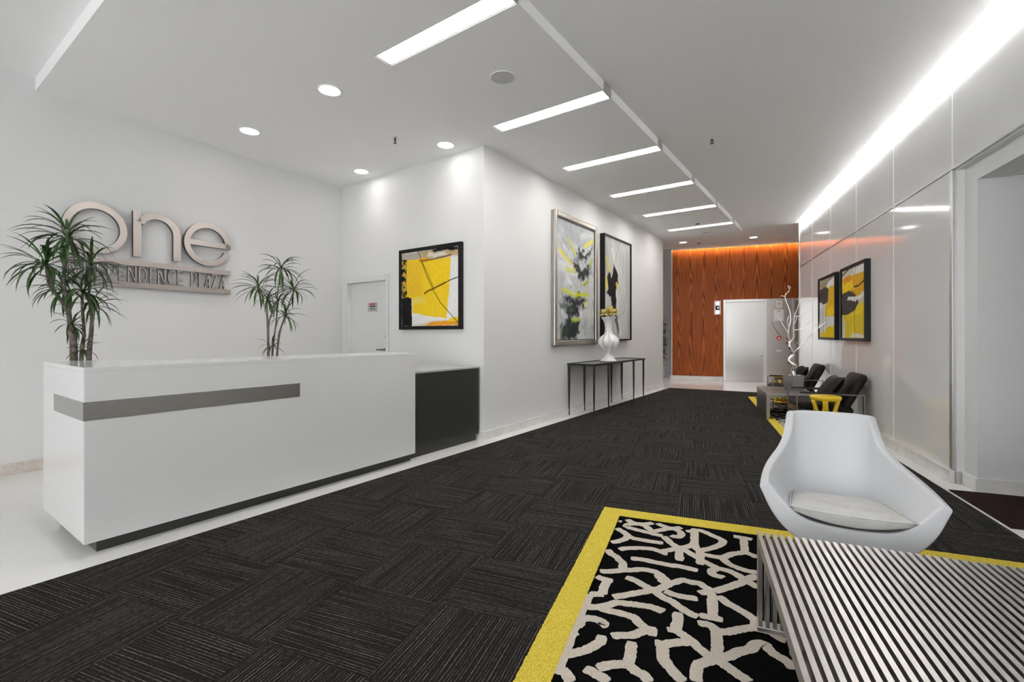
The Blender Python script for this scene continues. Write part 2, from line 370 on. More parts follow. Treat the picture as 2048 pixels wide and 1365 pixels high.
rw = MB(); rw.box(.05, .3, 0., 6.2, 0, 3.8); rw.box(.3, 3.2, 6.0, 6.2, 0, 3.8); rw.box(3.0, 3.2, 6.2, 9.5, 0, 3.8)
rw.box(.05, .1, -11.2, 0, 2.625, 3.8); rw.box(.1, .3, -11.2, 0, 2.484, 3.8)
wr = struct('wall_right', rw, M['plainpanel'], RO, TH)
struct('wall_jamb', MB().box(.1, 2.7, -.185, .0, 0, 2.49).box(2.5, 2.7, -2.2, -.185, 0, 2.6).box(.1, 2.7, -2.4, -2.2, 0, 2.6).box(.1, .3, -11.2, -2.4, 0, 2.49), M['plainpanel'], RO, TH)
struct('ceiling_corridor', MB().box(.3, 2.7, -2.2, -.1, 2.492, 2.6), M['ceil'], RO, TH)
SJ = [.03, 1.28, 2.55, 3.825, 5.08, 6.205]
for k in range(5):
    a, b = SJ[k], SJ[k+1]; g = .004
    obj('panel', MB().box(-.01, .01, -(b-a)/2+g, (b-a)/2-g, .108, 2.632), M['panel'], wr, (.04, (a+b)/2+(.025 if k == 0 else 0), 0), bevel=.0015)
    obj('panel', MB().box(-.01, .01, -(b-a)/2+g, (b-a)/2-g, 2.656, 3.77), M['panel'], wr, (.04, (a+b)/2, 0), bevel=.0015)
for k in range(3):
    a, b = -1.22-1.25*k, .03-1.25*k
    obj('panel', MB().box(-.01, .01, -(b-a)/2+.004, (b-a)/2-.004, 2.656, 3.77), M['panel'], wr, (.04, (a+b)/2, 0), bevel=.0015)
for sj in SJ[1:5]+[.03, -1.22]: obj('joint_strip', MB().box(-.013, .004, -.007, .007, (2.656 if sj < .1 else .108), 3.77), M['joint'], wr, (.04, sj, 0))
obj('joint_strip', MB().box(-.012, .006, -4, 6.2, 2.640, 2.656), M['alu'], wr, (.04, 0, 0))
obj('end_trim', MB().box(-.014, .06, -.03, .02, .108, 2.634), M['alu'], wr, (.04, .05, 0), bevel=.002)
obj('end_cap', MB().box(-.015, .3, 0, .012, 0, 3.8), M['joint'], wr, (.03, 6.205, 0))
# baseboards
bm_ = MB(); q0 = (SP[0]-SD.x*5, SP[1]-SD.y*5)
nrm = Vector((SD.y, -SD.x))*.02
struct('baseboard_left', MB().prism([q0, SQ, (SQ[0]+nrm.x, SQ[1]+nrm.y), (q0[0]+nrm.x, q0[1]+nrm.y)], 0, .1), M['marble'], bevel=.003)
struct('baseboard_alcove', MB().box(-5.16, -3.455, 4.312, 4.33, 0, .1), M['marblew'], bevel=.003)
struct('baseboard_hall', MB().box(-3.47, -3.452, 4.33, 11.1, 0, .1), M['marblew'], bevel=.003)
struct('baseboard_right', MB().prism([(0, 0), (.05, 0), (.05, 6.22), (0, 6.22)], 0, .106), M['marblew'], RO, TH, bevel=.003)
struct('baseboard_jamb', MB().box(.082, .1, -.185, .0, 0, .106).box(.03, .1, 0, .016, 0, .106).box(.082, 2.5, -.203, -.185, 0, .106), M['marblew'], RO, TH, bevel=.003)
# door to back office
dr = tag(place(bpy.data.objects.new('door_1', None), None, (-5.66, 4.33, 0)), kind='structure')
obj('door_leaf', MB().box(-.438, .438, .055, .10, .008, 2.008), M['paint'], dr, bevel=.002)
for x0, x1, z0, z1 in ((-.525, -.44, 0, 2.09), (.44, .50, 0, 2.09), (-.44, .44, 2.012, 2.09)):
    obj('casing', MB().box(x0, x1, -.018, .0, z0, z1), M['paint'], dr, bevel=.006)
obj('deadbolt', MB().tube([(.40, .055, 1.218), (.40, .03, 1.218)], [.030, .026], 16), M['dsteel'], dr)
hd = obj('handle', MB().tube([(.40, .055, 1.035), (.40, .02, 1.035)], [.032, .026], 16).tube([(.40, .03, 1.035), (.40, .0, 1.035), (.38, -.005, 1.033), (.24, -.005, 1.03)], [.013, .013, .012, .011], 8), M['dsteel'], dr)
sg = obj('sign_plate', MB().box(-.02-.0, .178, .045, .055, 1.583, 1.708), M['grey'], dr, bevel=.002)
obj('pictogram', MB().box(.03, .06, .042, .046, 1.672, 1.70).box(.07, .10, .042, .046, 1.672, 1.70).box(.11, .14, .042, .046, 1.672, 1.70), M['red'], sg)
obj('lettering', MB().box(.03, .085, .042, .046, 1.645, 1.662).box(.092, .15, .042, .046, 1.645, 1.662).box(.03, .08, .042, .046, 1.612, 1.622).box(.088, .14, .042, .046, 1.612, 1.622), M['ink'], sg)
# ------------------------------------------------------------------ elevator wall
SE = 8.64
eb = MB(); dkb = obj('dark_backing', MB().box(-2.57, -1.3, SE+.0185, SE+.021, .12, 3.77).box(-1.3, 2.6, SE+.0185, SE+.021, 2.17, 3.77), M['charcoal']); eb.box(-2.59, -1.29, SE+.02, 9.5, 0, 3.8); eb.box(-1.29, 3.2, SE+.02, 9.5, 2.165, 3.8)
eb.box(-.265, .30, SE, 9.5, 0, 2.165); eb.box(1.33, 3.2, SE, 9.5, 0, 2.165)
eb.box(-1.29, 3.2, 9.3, 9.5, 0, 2.2)
we = struct('wall_elevator', eb, M['paint'], RO, TH); dkb.parent = we
TJ = [-2.575+.321*k for k in range(17)]
for k in range(16):
    a, b = TJ[k], TJ[k+1]; z0 = .122 if a < -1.30 else 2.17
    if a < -1.27 < b and z0 < 1: b = min(b, -1.293)
    obj('panel', MB().box(-(b-a)/2+.0015, (b-a)/2-.0015, -.01, .01, z0, 3.77), M['wood'], we, ((a+b)/2, SE+.01, 0))
obj('panel', MB().box(-.008, .008, -.012, .02, .122, 3.77), M['joint'], we, (-2.585, SE, 0))
obj('ledge', MB().box(-2.63, -1.295, SE-.06, SE+.02, 0, .118), M['marblew'], we, bevel=.004)
obj('steel_panel', MB().box(-.262, .298, -.006, .004, .0, 2.16), M['steel'], we, (0, SE, 0))
for di, (t0, t1) in enumerate(((-1.29, -.265), (.30, 1.33))):
    d = tag(place(bpy.data.objects.new('door_%d' % (di+2), None), None, R3(SE, (t0+t1)/2), TH), kind='structure')
    hw = (t1-t0)/2
    obj('frame', MB().box(-hw, -hw+.062, -.02, .16, 0, 2.165).box(hw-.062, hw, -.02, .16, 0, 2.165).box(-hw+.062, hw-.062, -.02, .16, 2.10, 2.165), M['alu'], d, bevel=.003)
    obj('door_leaf', MB().box(-hw+.06, hw-.06, .08, .12, .008, 2.102), M['elevdoor'], d)
    obj('sill', MB().box(-hw, hw, -.02, .2, 0, .008), M['steel'], d)
    obj('fitting', MB().box(hw-.13, hw-.075, .074, .081, .66, .685).tube([(hw-.25, .082, 1.93), (hw-.25, .076, 1.93)], .012, 10), M['chrome'], d)
lan = thing('elevator_lantern', 'white elevator call indicator with black floor display beside the steel door', 'indicator', R3(SE, -1.433, 1.772), TH)
obj('plate', MB().box(-.08, .08, -.018, .0, 0, .376), M['pwhite'], lan, bevel=.004)
obj('display', MB().box(-.048, .048, -.022, -.016, .13, .235), M['ink'], lan)
obj('digit', MB().box(.0, .03, -.024, -.021, .17, .205), M['display'], lan)
for z in (.07, .30): obj('lamp', MB().tube([(0, -.016, z), (0, -.024, z)], .044, 24), M['display'], lan)
nt = thing('notice', 'square pink-bordered notice at the top of the steel elevator panel', 'notice', R3(SE-.006, .016, 1.925), TH)
obj('sheet', MB().box(-.063, .063, -.004, 0, 0, .185), M['pwhite'], nt)
obj('print', MB().box(-.035, .035, -.006, -.003, .07, .15).box(-.05, .05, -.006, -.003, .022, .04), mat('pale_red_print', (.72, .5, .45), .6), nt)
nt = thing('notice', 'blank white paper notice with a small heading on the steel elevator panel', 'notice', R3(SE-.006, .003, 1.591), TH)
obj('sheet', MB().box(-.112, .112, -.003, 0, 0, .29), M['pwhite'], nt)
obj('print', MB().box(-.03, .03, -.005, -.002, .235, .26), mat('grey_print', (.35, .35, .35), .6), nt)
nt = thing('fire_sticker', 'round red fire sticker on the steel elevator panel', 'sticker', R3(SE-.006, .009, 1.152), TH)
obj('disc', MB().tube([(0, 0, 0), (0, -.004, 0)], .055, 28), M['red'], nt)
obj('flame_mark', MB().prism([(-.02, -.03), (.02, -.03), (.026, 0), (.006, .035), (-.002, .01), (-.018, .018), (-.026, -.005)], -.006, -.003, lambda x, y, z: (x, z, y)), M['pwhite'], nt)
nt = thing('key_switch', 'small white key switch plate low on the steel elevator panel', 'switch', R3(SE-.006, .012, .80), TH)
obj('plate', MB().box(-.055, .055, -.005, 0, 0, .05), M['pwhite'], nt)
obj('keyhole', MB().tube([(0, -.004, .085), (0, -.01, .085)], .012, 12), M['grey'], nt)
obj('print', MB().box(-.04, .04, -.007, -.004, .012, .03), M['grey'], nt)
nt = thing('call_station', 'red and black elevator button plate behind the silver branches', 'button plate', R3(SE-.006, .20, 1.0), TH)
obj('plate', MB().box(-.03, .03, -.006, 0, 0, .10), M['ink'], nt)
obj('label_strip', MB().box(-.03, .03, -.008, 0, .10, .16), M['red'], nt)
# ================================================================== CEILING FITTINGS
ORD = ['first', 'second', 'third', 'fourth', 'fifth', 'sixth', 'tenth', 'ninth', 'eighth', 'seventh']
for k, y in enumerate(SLOTS+BACK):
    lab = 'recessed linear ceiling light, %s from the wood veneer wall' % ORD[5-k]
    L = thing('linear_light', lab, 'ceiling light', (-2.435, y, ZC), 0, 'linear lights in the lowered ceiling')
    obj('housing', MB().box(-.645, .645, -HW, -HW+.012, .004, .07).box(-.645, .645, HW-.012, HW, .004, .07).box(-.645, -.63, -HW, HW, .004, .07).box(.63, .645, -HW, HW, .0, .07).box(-.645, .645, -HW, HW, .07, .08), M['alu'], L)
    obj('diffuser', MB().box(-.60, .625, -HW+.024, HW-.024, .024, .034), M['strip'], L)
def downlight(x, y, label, group=None, z=ZC, power=1.0, rad=.11, aim=None):
    D = thing('downlight', label, 'downlight', (x, y, z), 0, group)
    obj('trim_ring', MB().lathe([(rad, 0), (rad, -.006), (rad*.93, -.009), (rad*.8, -.004), (rad*.8, 0)], 40), M['pwhite'], D, smooth=True)
    obj('lens', MB().lathe([(rad*.8, -.003), (.0, -.003)], 40), M['disc'], D)
    l = bpy.data.lights.new('downlight_lamp', 'SPOT'); l.energy = P_SPOT*power; l.spot_size = math.radians(105); l.spot_blend = 1.0; l.shadow_soft_size = .07; l.color = (1, .96, .91)
    place(bpy.data.objects.new('downlight_lamp', l), D, (0, 0, -.03))
downlight(-3.84, 2.535, 'round recessed downlight over the reception desk front')
downlight(-5.33, 2.535, 'round recessed downlight in front of the wall sign')
downlight(-3.83, 4.06, 'round recessed downlight above the square yellow painting', power=.3)
downlight(-5.40, 4.05, 'round recessed downlight above the white office door', power=.3)
downlight(-3.297, 12.17, 'round recessed downlight before the wood wall, beside the far potted plant', z=ZR, power=2.2, rad=.10)
downlight(-1.745, 12.51, 'round recessed downlight before the wood wall, in front of the elevator', z=ZR, power=2.2, rad=.10)
def disc(name, label, cat, x, y, r, m, m2, z=ZC):
    D = thing(name, label, cat, (x, y, z))
    obj('rim', MB().lathe([(r, 0), (r, -.005), (r*.94, -.007), (r*.94, -.003)], 40), m, D, smooth=True)
    obj('grille', MB().lathe([(r*.94, -.004), (0, -.004)], 40), m2, D)
gr = mat('speaker_grille', (.62, .62, .62), .7)
disc('ceiling_speaker', 'round pale ceiling speaker between the first two linear lights', 'speaker', -2.416, 3.282, .11, M['ceil'], gr)
disc('ceiling_speaker', 'round pale ceiling speaker beyond the linear lights near the wood wall', 'speaker', -2.436, 10.85, .11, M['ceil'], gr)
disc('smoke_detector', 'small grey ceiling disc near the glossy panel wall and the elevator', 'detector', -1.147, 12.9, .07, M['ceil'], M['grey'], ZR)
disc('smoke_detector', 'small dark ceiling disc beside the last linear light', 'detector', -2.394, 9.90, .05, M['grey'], M['ink'])
disc('smoke_detector', 'small black ceiling disc before the wood wall', 'detector', -3.0, 12.54, .045, M['ink'], M['ink'], ZR)
def sprinkler(label, x, y, z=ZC):
    D = thing('fire_sprinkler', label, 'sprinkler', (x, y, z))
    obj('escutcheon', MB().lathe([(.04, 0), (.038, -.006), (.015, -.012), (.0, -.012)], 20), M['chrome'], D, smooth=True)
    obj('body', MB().tube([(0, 0, -.01), (0, 0, -.035)], .010, 10).tube([(-.011, 0, -.03), (-.015, 0, -.045), (0, 0, -.06)], .004, 6).tube([(.011, 0, -.03), (.015, 0, -.045), (0, 0, -.06)], .004, 6), M['charcoal'], D)
    obj('deflector', MB().lathe([(.0, -.060), (.018, -.060), (.018, -.063), (0, -.063)], 12), M['charcoal'], D)
sprinkler('small pendant fire sprinkler on the ceiling above the reception desk', -4.165, 3.582)
sprinkler('small pendant fire sprinkler on the ceiling above the corridor carpet', -1.267, 5.91, ZR)
# ================================================================== RECEPTION DESK
D = thing('reception_desk', 'long gloss white reception desk with a brushed steel band', 'desk', (-3.43, .745, 0))
W_, L_, H_ = .94, 2.46, 1.065
obj('front_panel', MB().box(-.05, 0, 0, L_, .08, 1.04), M['desk'], D, bevel=.002)
obj('end_panel', MB().box(-W_, -.05, 0, .05, .08, 1.04), M['desk'], D, bevel=.002)
obj('end_panel', MB().box(-.48, -.05, L_-.05, L_, .08, 1.04), M['desk'], D, bevel=.002)
obj('return_panel', MB().box(-W_, -W_+.04, .05, .5, .08, 1.04), M['desk'], D, bevel=.002)
obj('inner_panel', MB().box(-.48, -.44, .5, L_-.05, .76, 1.04), M['desk'], D)
obj('counter_top', MB().prism([(0, 0), (0, L_), (-.49, L_), (-.49, .5), (-W_, .5), (-W_, 0)], 1.04, H_), M['desk'], D, bevel=.002)
obj('worktop', MB().box(-.95, -.05, .52, L_-.05, .72, .75), M['desk'], D)
obj('plinth', MB().box(-W_+.07, -.07, .07, L_, 0, .082), M['charcoal'], D)
bd = MB().box(-.004, .003, -.003, 1.26, .768, .872); obj('steel_band', bd, M['steelh'], D)
obj('steel_band', MB().box(-.645, .0, -.004, .002, .768, .872), M['steelh'], D)
C_ = thing('cabinet', 'low charcoal cabinet with a grey top beside the white reception desk', 'cabinet', (-3.52, 3.21, 0))
obj('body', MB().box(-.55, 0, 0, 1.09, .075, .85), M['charcoal'], C_, bevel=.002)
obj('top', MB().box(-.56, .005, 0, 1.095, .85, .872), mat('grey_laminate_top', (.45, .45, .44), .18), C_, bevel=.002)
obj('plinth', MB().box(-.5, -.02, 0, 1.05, 0, .076), M['charcoal'], C_)
# ================================================================== WALL SIGN
SGN = thing('wall_sign', 'large brushed metal lettered sign reading one independence plaza', 'sign', (SP[0], SP[1], 0), math.atan2(SD.y, SD.x))
# local x runs along the wall, local -y faces the room
def front(x, y, z): return (x, -z, y)
def letter_obj(name, polys, d0, d1, bevel=.0):
    mb = MB()
    for p in polys: mb.prism(p, d0, d1, front)
    o = obj(name, mb, M['champagne'], SGN)
    o.data.materials.append(M['darkedge'])
    for pl in o.data.polygons:
        if abs(pl.normal.y) < .5: pl.material_index = 1
    return o
def arc(cx, cz, rx0, rz0, rx1, rz1, a0, a1, n=40):
    out = []
    for i in range(n):
        a, b = math.radians(a0+(a1-a0)*i/n), math.radians(a0+(a1-a0)*(i+1)/n)
        out.append([(cx+rx0*math.cos(a), cz+rz0*math.sin(a)), (cx+rx1*math.cos(a), cz+rz1*math.sin(a)), (cx+rx1*math.cos(b), cz+rz1*math.sin(b)), (cx+rx0*math.cos(b), cz+rz0*math.sin(b))])
    return out
def rect(x0, x1, z0, z1): return [(x0, z0), (x1, z0), (x1, z1), (x0, z1)]
def arcprism(name, segs, extra, d0, d1):
    mb = MB()
    # continuous band: shared strip
    k = len(mb.v); pts = [(s_[0], s_[1]) for s_ in segs]+[(segs[-1][3], segs[-1][2])]
    for (i0, i1) in pts:
        for z in (d0, d1): mb.v.append(front(*i0, z)); mb.v.append(front(*i1, z))
    n = len(pts)
    for i in range(n-1):
        a, b = 4*i, 4*(i+1)
        mb.f += [(a, a+1, b+1, b), (a+2, b+2, b+3, a+3), (a, b, b+2, a+2), (a+1, a+3, b+3, b+1)]
    mb.f += [(0, 2, 3, 1), (4*n-4, 4*n-3, 4*n-1, 4*n-2)]
    for p in extra: mb.prism(p, d0, d1, front)
    o = obj(name, mb, M['champagne'], SGN); o.data.materials.append(M['darkedge'])
    for pl in o.data.polygons:
        if abs(pl.normal.y) < .5: pl.material_index = 1
    return o
arcprism('letter', arc(.637, 2.30, .19, .19, .251, .251, 0, 360, 72), [], .025, .065)
arcprism('letter', arc(1.155, 2.335, .147, .155, .221, .219, 0, 150, 40), [rect(.937, 1.008, 2.062, 2.545), rect(1.302, 1.376, 2.064, 2.335)], .025, .065)
arcprism('letter', arc(1.66, 2.304, .19, .19, .252, .252, -6, 338, 72), [rect(1.47, 1.905, 2.278, 2.340)], .025, .065)
letter_obj('bar', [rect(.386, 1.915, 1.965, 2.022)], .02, .06)
letter_obj('bar', [rect(.386, 1.915, 1.737, 1.791)], .02, .06)
GLY = {'I': [[(.0, 0), (.0, 1)]], 'N': [[(0, 0), (0, 1)], [(0, 1), (1, 0)], [(1, 0), (1, 1)]],
       'D': [[(0, 0), (0, 1)], [(0, 1), (.55, .95), (.95, .75), (1, .5), (.95, .25), (.55, .05), (0, 0)]],
       'E': [[(0, 0), (0, 1)], [(0, 1), (.95, 1)], [(-.18, .36), (.8, .36)], [(0, 0), (.95, 0)]],
       'P': [[(0, 0), (0, 1)], [(0, 1), (.65, .97), (.95, .75), (.9, .52), (.6, .38), (.0, .36)]],
       'C': [[(1, .9), (.7, 1), (.3, .93), (.05, .65), (.05, .35), (.3, .07), (.7, 0), (1, .1)]],
       'L': [[(0, 0), (0, 1)], [(0, 0), (.95, 0)]], 'A': [[(0, 0), (.75, 1)], [(.75, 1), (1.0, 0)], [(.2, .26), (.93, .26)]],
       'Z': [[(0, 1), (1, 1)], [(1, 1), (0, 0)], [(0, 0), (1, 0)]]}
lets = list(zip('INDEPENDENCE', [.405, .447, .553, .652, .738, .828, .904, .998, 1.097, 1.169, 1.261, 1.355]))+list(zip('PLAZA', [1.491, 1.573, 1.632, 1.712, 1.794]))
for ch, x0 in lets:
    polys = []; wd = .062 if ch in 'NDC' else .052
    for st in GLY[ch]:
        for (a, b) in zip(st[:-1], st[1:]):
            p = Vector((x0+a[0]*wd, 1.80+a[1]*.157)); q = Vector((x0+b[0]*wd, 1.80+b[1]*.157)); d_ = (q-p).normalized(); n_ = Vector((-d_.y, d_.x))*.0065
            p = p-d_*.004; q = q+d_*.004
            polys.append([tuple(p-n_), tuple(q-n_), tuple(q+n_), tuple(p+n_)])
    letter_obj('small_letter', polys, .022, .045)
# ================================================================== PAINTINGS
def fbm(nx, ny, sx_, sy_, oct_=4, seed=0):
    r = np.random.default_rng(seed); out = np.zeros((ny, nx)); amp = 1.; tot = 0
    for o_ in range(oct_):
        gx, gy = max(2, int(sx_*2**o_))+1, max(2, int(sy_*2**o_))+1
        g = r.random((gy, gx)); xs = np.linspace(0, gx-1.001, nx); ys_ = np.linspace(0, gy-1.001, ny)
        x0 = xs.astype(int); y0 = ys_.astype(int); fx = xs-x0; fy = (ys_-y0)[:, None]; fx = fx*fx*(3-2*fx); fy = fy*fy*(3-2*fy)
        a = g[np.ix_(y0, x0)]; b = g[np.ix_(y0, x0+1)]; c = g[np.ix_(y0+1, x0)]; d = g[np.ix_(y0+1, x0+1)]
        out += amp*((a*(1-fx)+b*fx)*(1-fy)+(c*(1-fx)+d*fx)*fy); tot += amp; amp *= .5
    return out/tot-.5
class Art:
    def __init__(s, nx, ny, base, seed):
        s.nx, s.ny, s.seed = nx, ny, seed; s.c = np.zeros((ny, nx, 3)); s.c[:] = base
        s.u, s.v = np.meshgrid(np.linspace(0, 1, nx), np.linspace(0, 1, ny))
        s.asp = ny/nx
    def nz(s, a, b, o_=4): s.seed += 1; return fbm(s.nx, s.ny, a, b, o_, s.seed)
    def mix(s, mask, col): s.c = s.c*(1-mask[..., None])+np.array(col)*mask[..., None]; return s
    def streak(s, a, b, amt): n = s.nz(a, b); s.c = np.clip(s.c*(1+amt*2*n[..., None]), 0, 1); return s
    def poly(s, pts, col, rag=.03, soft=.006, op=1., nx_=10, ny_=10):
        u = s.u+rag*2*s.nz(nx_, ny_); v_ = s.v+rag*2*s.nz(nx_, ny_)
        inside = np.zeros(s.u.shape, bool); dist = np.full(s.u.shape, 9.)
        for i in range(len(pts)):
            (x0, y0), (x1, y1) = pts[i], pts[(i+1) % len(pts)]
            if y0 != y1:
                cnd = ((y0 > v_) != (y1 > v_)) & (u < (x1-x0)*(v_-y0)/(y1-y0)+x0); inside ^= cnd
            dx, dy = x1-x0, y1-y0; t = np.clip(((u-x0)*dx+(v_-y0)*dy)/(dx*dx+dy*dy+1e-9), 0, 1)
            dist = np.minimum(dist, np.hypot(u-x0-t*dx, v_-y0-t*dy))
        sd = np.where(inside, dist, -dist); return s.mix(np.clip(sd/soft+.5, 0, 1)*op, col)
    def line(s, pts, wd, col, rag=.004, op=1., taper=False):
        u = s.u+rag*2*s.nz(12, 12); v_ = s.v+rag*2*s.nz(12, 12); m_ = np.zeros(s.u.shape)
        for i in range(len(pts)-1):
            (x0, y0), (x1, y1) = pts[i], pts[i+1]; dx, dy = x1-x0, (y1-y0)*s.asp
            t = np.clip(((u-x0)*dx+(v_-y0)*s.asp*dy)/(dx*dx+dy*dy+1e-9), 0, 1)
            dd = np.hypot(u-x0-t*dx, (v_-y0)*s.asp-t*dy); m_ = np.maximum(m_, np.clip((wd-dd)/(.35*wd)+.5, 0, 1))
        return s.mix(m_*op, col)
    def brush(s, p, q, wd, col, op=.9):        # dry-brush stroke with streaks along it
        (x0, y0), (x1, y1) = p, q; dx, dy = x1-x0, (y1-y0)*s.asp; L = math.hypot(dx, dy)
        n1 = s.nz(14, 14); a = ((s.u-x0)*dx+(s.v-y0)*s.asp*dy)/(L*L); b = (-(s.u-x0)*dy+(s.v-y0)*s.asp*dx)/L
        r = np.random.default_rng(s.seed+99); st = r.random(64); k = np.clip(((b/wd*.5+.5)*63).astype(int), 0, 63)
        m_ = np.clip((wd*(1+.6*n1)-np.abs(b))/(.4*wd), 0, 1)*np.clip((a+.08*st[k])/.05, 0, 1)*np.clip((1-a+.3*(st[k]-.5)+.4*n1)/.08, 0, 1)
        return s.mix(m_*op*(.55+.45*st[k]), col)
    def build(s, name, w_, h_, parent, T):
        mb = MB(); xs = np.linspace(-w_/2, w_/2, s.nx); zs = np.linspace(0, h_, s.ny)
        X, Z = np.meshgrid(xs, zs); mb.v = [T(float(a), float(b)) for a, b in zip(X.ravel(), Z.ravel())]
        n = s.nx; mb.f = [(j*n+i, j*n+i+1, (j+1)*n+i+1, (j+1)*n+i) for j in range(s.ny-1) for i in range(n-1)]
        me = bpy.data.meshes.new(name); me.from_pydata(mb.v, [], mb.f)
        ca = me.color_attributes.new('art', 'FLOAT_COLOR', 'POINT'); d = np.ones((s.nx*s.ny, 4), np.float32); d[:, :3] = np.clip(s.c, 0, 1).reshape(-1, 3); ca.data.foreach_set('color', d.ravel())
        me.materials.append(M['art']); return place(bpy.data.objects.new(name, me), parent)
def lin(r, g, b): return tuple(((c/255+.055)/1.055)**2.4 if c > 10 else c/3294 for c in (r, g, b))
YEL, YE2, ORG, BLK, WHT, CRM, TAN, DKB = lin(246, 208, 40), lin(238, 196, 30), lin(226, 150, 28), lin(24, 24, 26), lin(236, 234, 232), lin(214, 205, 186), lin(170, 146, 100), lin(74, 66, 60)
def frame(name, label, loc, rz, w_, h_, dep, fw, art, m, cat='painting', group=None):
    # local x = along wall (left to right as seen), -y = towards the room
    P = thing(name, label, cat, loc, rz, group); f = MB
    for nm, b in (('frame_side', (-w_/2, -w_/2+fw, 0, h_)), ('frame_side', (w_/2-fw, w_/2, 0, h_)), ('frame_rail', (-w_/2+fw, w_/2-fw, 0, fw)), ('frame_rail', (-w_/2+fw, w_/2-fw, h_-fw, h_))):
        obj(nm, MB().box(b[0], b[1], -dep, 0, b[2], b[3]), m, P, bevel=.002)
    obj('backing', MB().box(-w_/2+fw, w_/2-fw, -dep*.6, -.002, fw, h_-fw), M['black'], P)
    wi, hi = w_-2*fw, h_-2*fw
    art.build('canvas', wi, hi, P, lambda x, z: (x, -dep*.72, z+fw)); return P
# square yellow painting above the cabinet
a = Art(190, 190, WHT, 11)
a.poly([(0, .86), (1, .9), (1, 1), (0, 1)], lin(186, 176, 160), .04, .03).poly([(.35, .88), (1, .86), (1, .97), (.4, 1)], lin(196, 170, 116), .05, .04, .8).poly([(.6, .96), (1, .95), (1, 1), (.55, 1)], BLK, .03, .02).poly([(.45, .9), (.8, .9), (.75, .95), (.5, .96)], WHT, .03, .03, .7)
a.poly([(0, 0), (.19, 0), (.19, .38), (.1, .42), (0, .45)], BLK, .012).poly([(0, .4), (.12, .4), (.14, .9), (0, .93)], lin(196, 160, 70), .03)
rg = a.nz(26, 30, 3); a.mix(((rg > .07) & (a.u < .13) & (a.v > .4) & (a.v < .92))*1., BLK)
a.poly([(.1, .9), (.45, .9), (.5, .865), (.87, .865), (.85, .5), (.8, .1), (.5, .13), (.2, .18), (.2, .38), (.1, .4)], YEL, .012)
a.poly([(.12, .42), (.36, .4), (.38, .86), (.12, .88)], lin(240, 190, 50), .03, .05, .6).poly([(.2, .28), (.44, .3), (.42, .39), (.22, .38)], lin(245, 222, 110), .02, .03, .7)
a.poly([(.33, .86), (.5, .87), (.48, .905), (.3, .9)], ORG, .02)
a.poly([(.2, 0), (.5, 0), (.5, .06), (.3, .03)], lin(210, 196, 130), .04, .03, .7)
a.poly([(.5, .05), (.8, .07), (1, .06), (1, 0), (.42, 0)], lin(238, 158, 40), .02, .02).poly([(.85, .09), (1, .12), (1, .05), (.8, .06)], YEL, .02)
a.streak(40, 30, .08)
for p in ([(.31, 1), (.37, .85)], [(.37, .85), (.46, .66), (.56, .49)], [(.38, .85), (.49, .66), (.58, .5)], [(.56, .49), (.7, .3), (.85, .16), (1, .03)]): a.line(p, .006, lin(90, 60, 20), op=.85)
a.line([(.42, .43), (.48, .46), (.56, .48), (.65, .51), (.78, .55)], .011, lin(120, 80, 20)).line([(.78, .55), (.9, .59), (1, .61)], .006, BLK).line([(.38, .86), (.6, .872), (.88, .9)], .008, lin(110, 70, 30))
frame('framed_painting', 'square abstract yellow painting in a black frame above the charcoal cabinet', (-4.345, 4.33, 1.312), 0, 1.115, 1.07, .05, .045, a, M['black'])
# two black framed yellow paintings on the panel wall
b = Art(170, 170, CRM, 23)
b.poly([(.55, .9), (1, .88), (1, 1), (.5, 1)], WHT, .02).poly([(0, .62), (1, .55), (1, .9), (0, .88)], lin(228, 172, 34), .02).poly([(0, .66), (.5, .7), (.48, .84), (0, .85)], YEL, .04, .03).poly([(.1, .8), (.45, .82), (.4, .9), (.1, .88)], ORG, .03)
b.poly([(0, 0), (1, 0), (1, .5), (.7, .45), (.5, .36), (0, .33)], lin(226, 196, 46), .015).poly([(.15, .28), (.9, .34), (1, .5), (.7, .47), (.6, .36)], lin(240, 214, 30), .03, .02, .7)
b.poly([(0, .33), (.3, .34), (.6, .4), (.75, .5), (.6, .6), (.45, .68), (0, .66)], DKB, .03).poly([(.22, .56), (.5, .52), (.8, .54), (1, .56), (1, .64), (.7, .58), (.3, .6)], WHT, .03)
b.poly([(0, 0), (.14, 0), (.16, .2), (.05, .32), (0, .3)], CRM, .02).poly([(.3, 0), (1, 0), (1, .04), (.6, .08)], WHT, .04, .03, .8)
b.streak(24, 36, .12).line([(.57, .66), (.56, .4), (.58, .0)], .006, BLK).line([(.55, .72), (.75, .72), (1, .78)], .012, lin(60, 40, 20)).line([(0, .93), (.3, 1)], .01, BLK).line([(.62, 1), (.55, .86)], .006, BLK)
def on_right(s0, s1, z): x, y = fr((s0+s1)/2, .03); return (x, y, z)
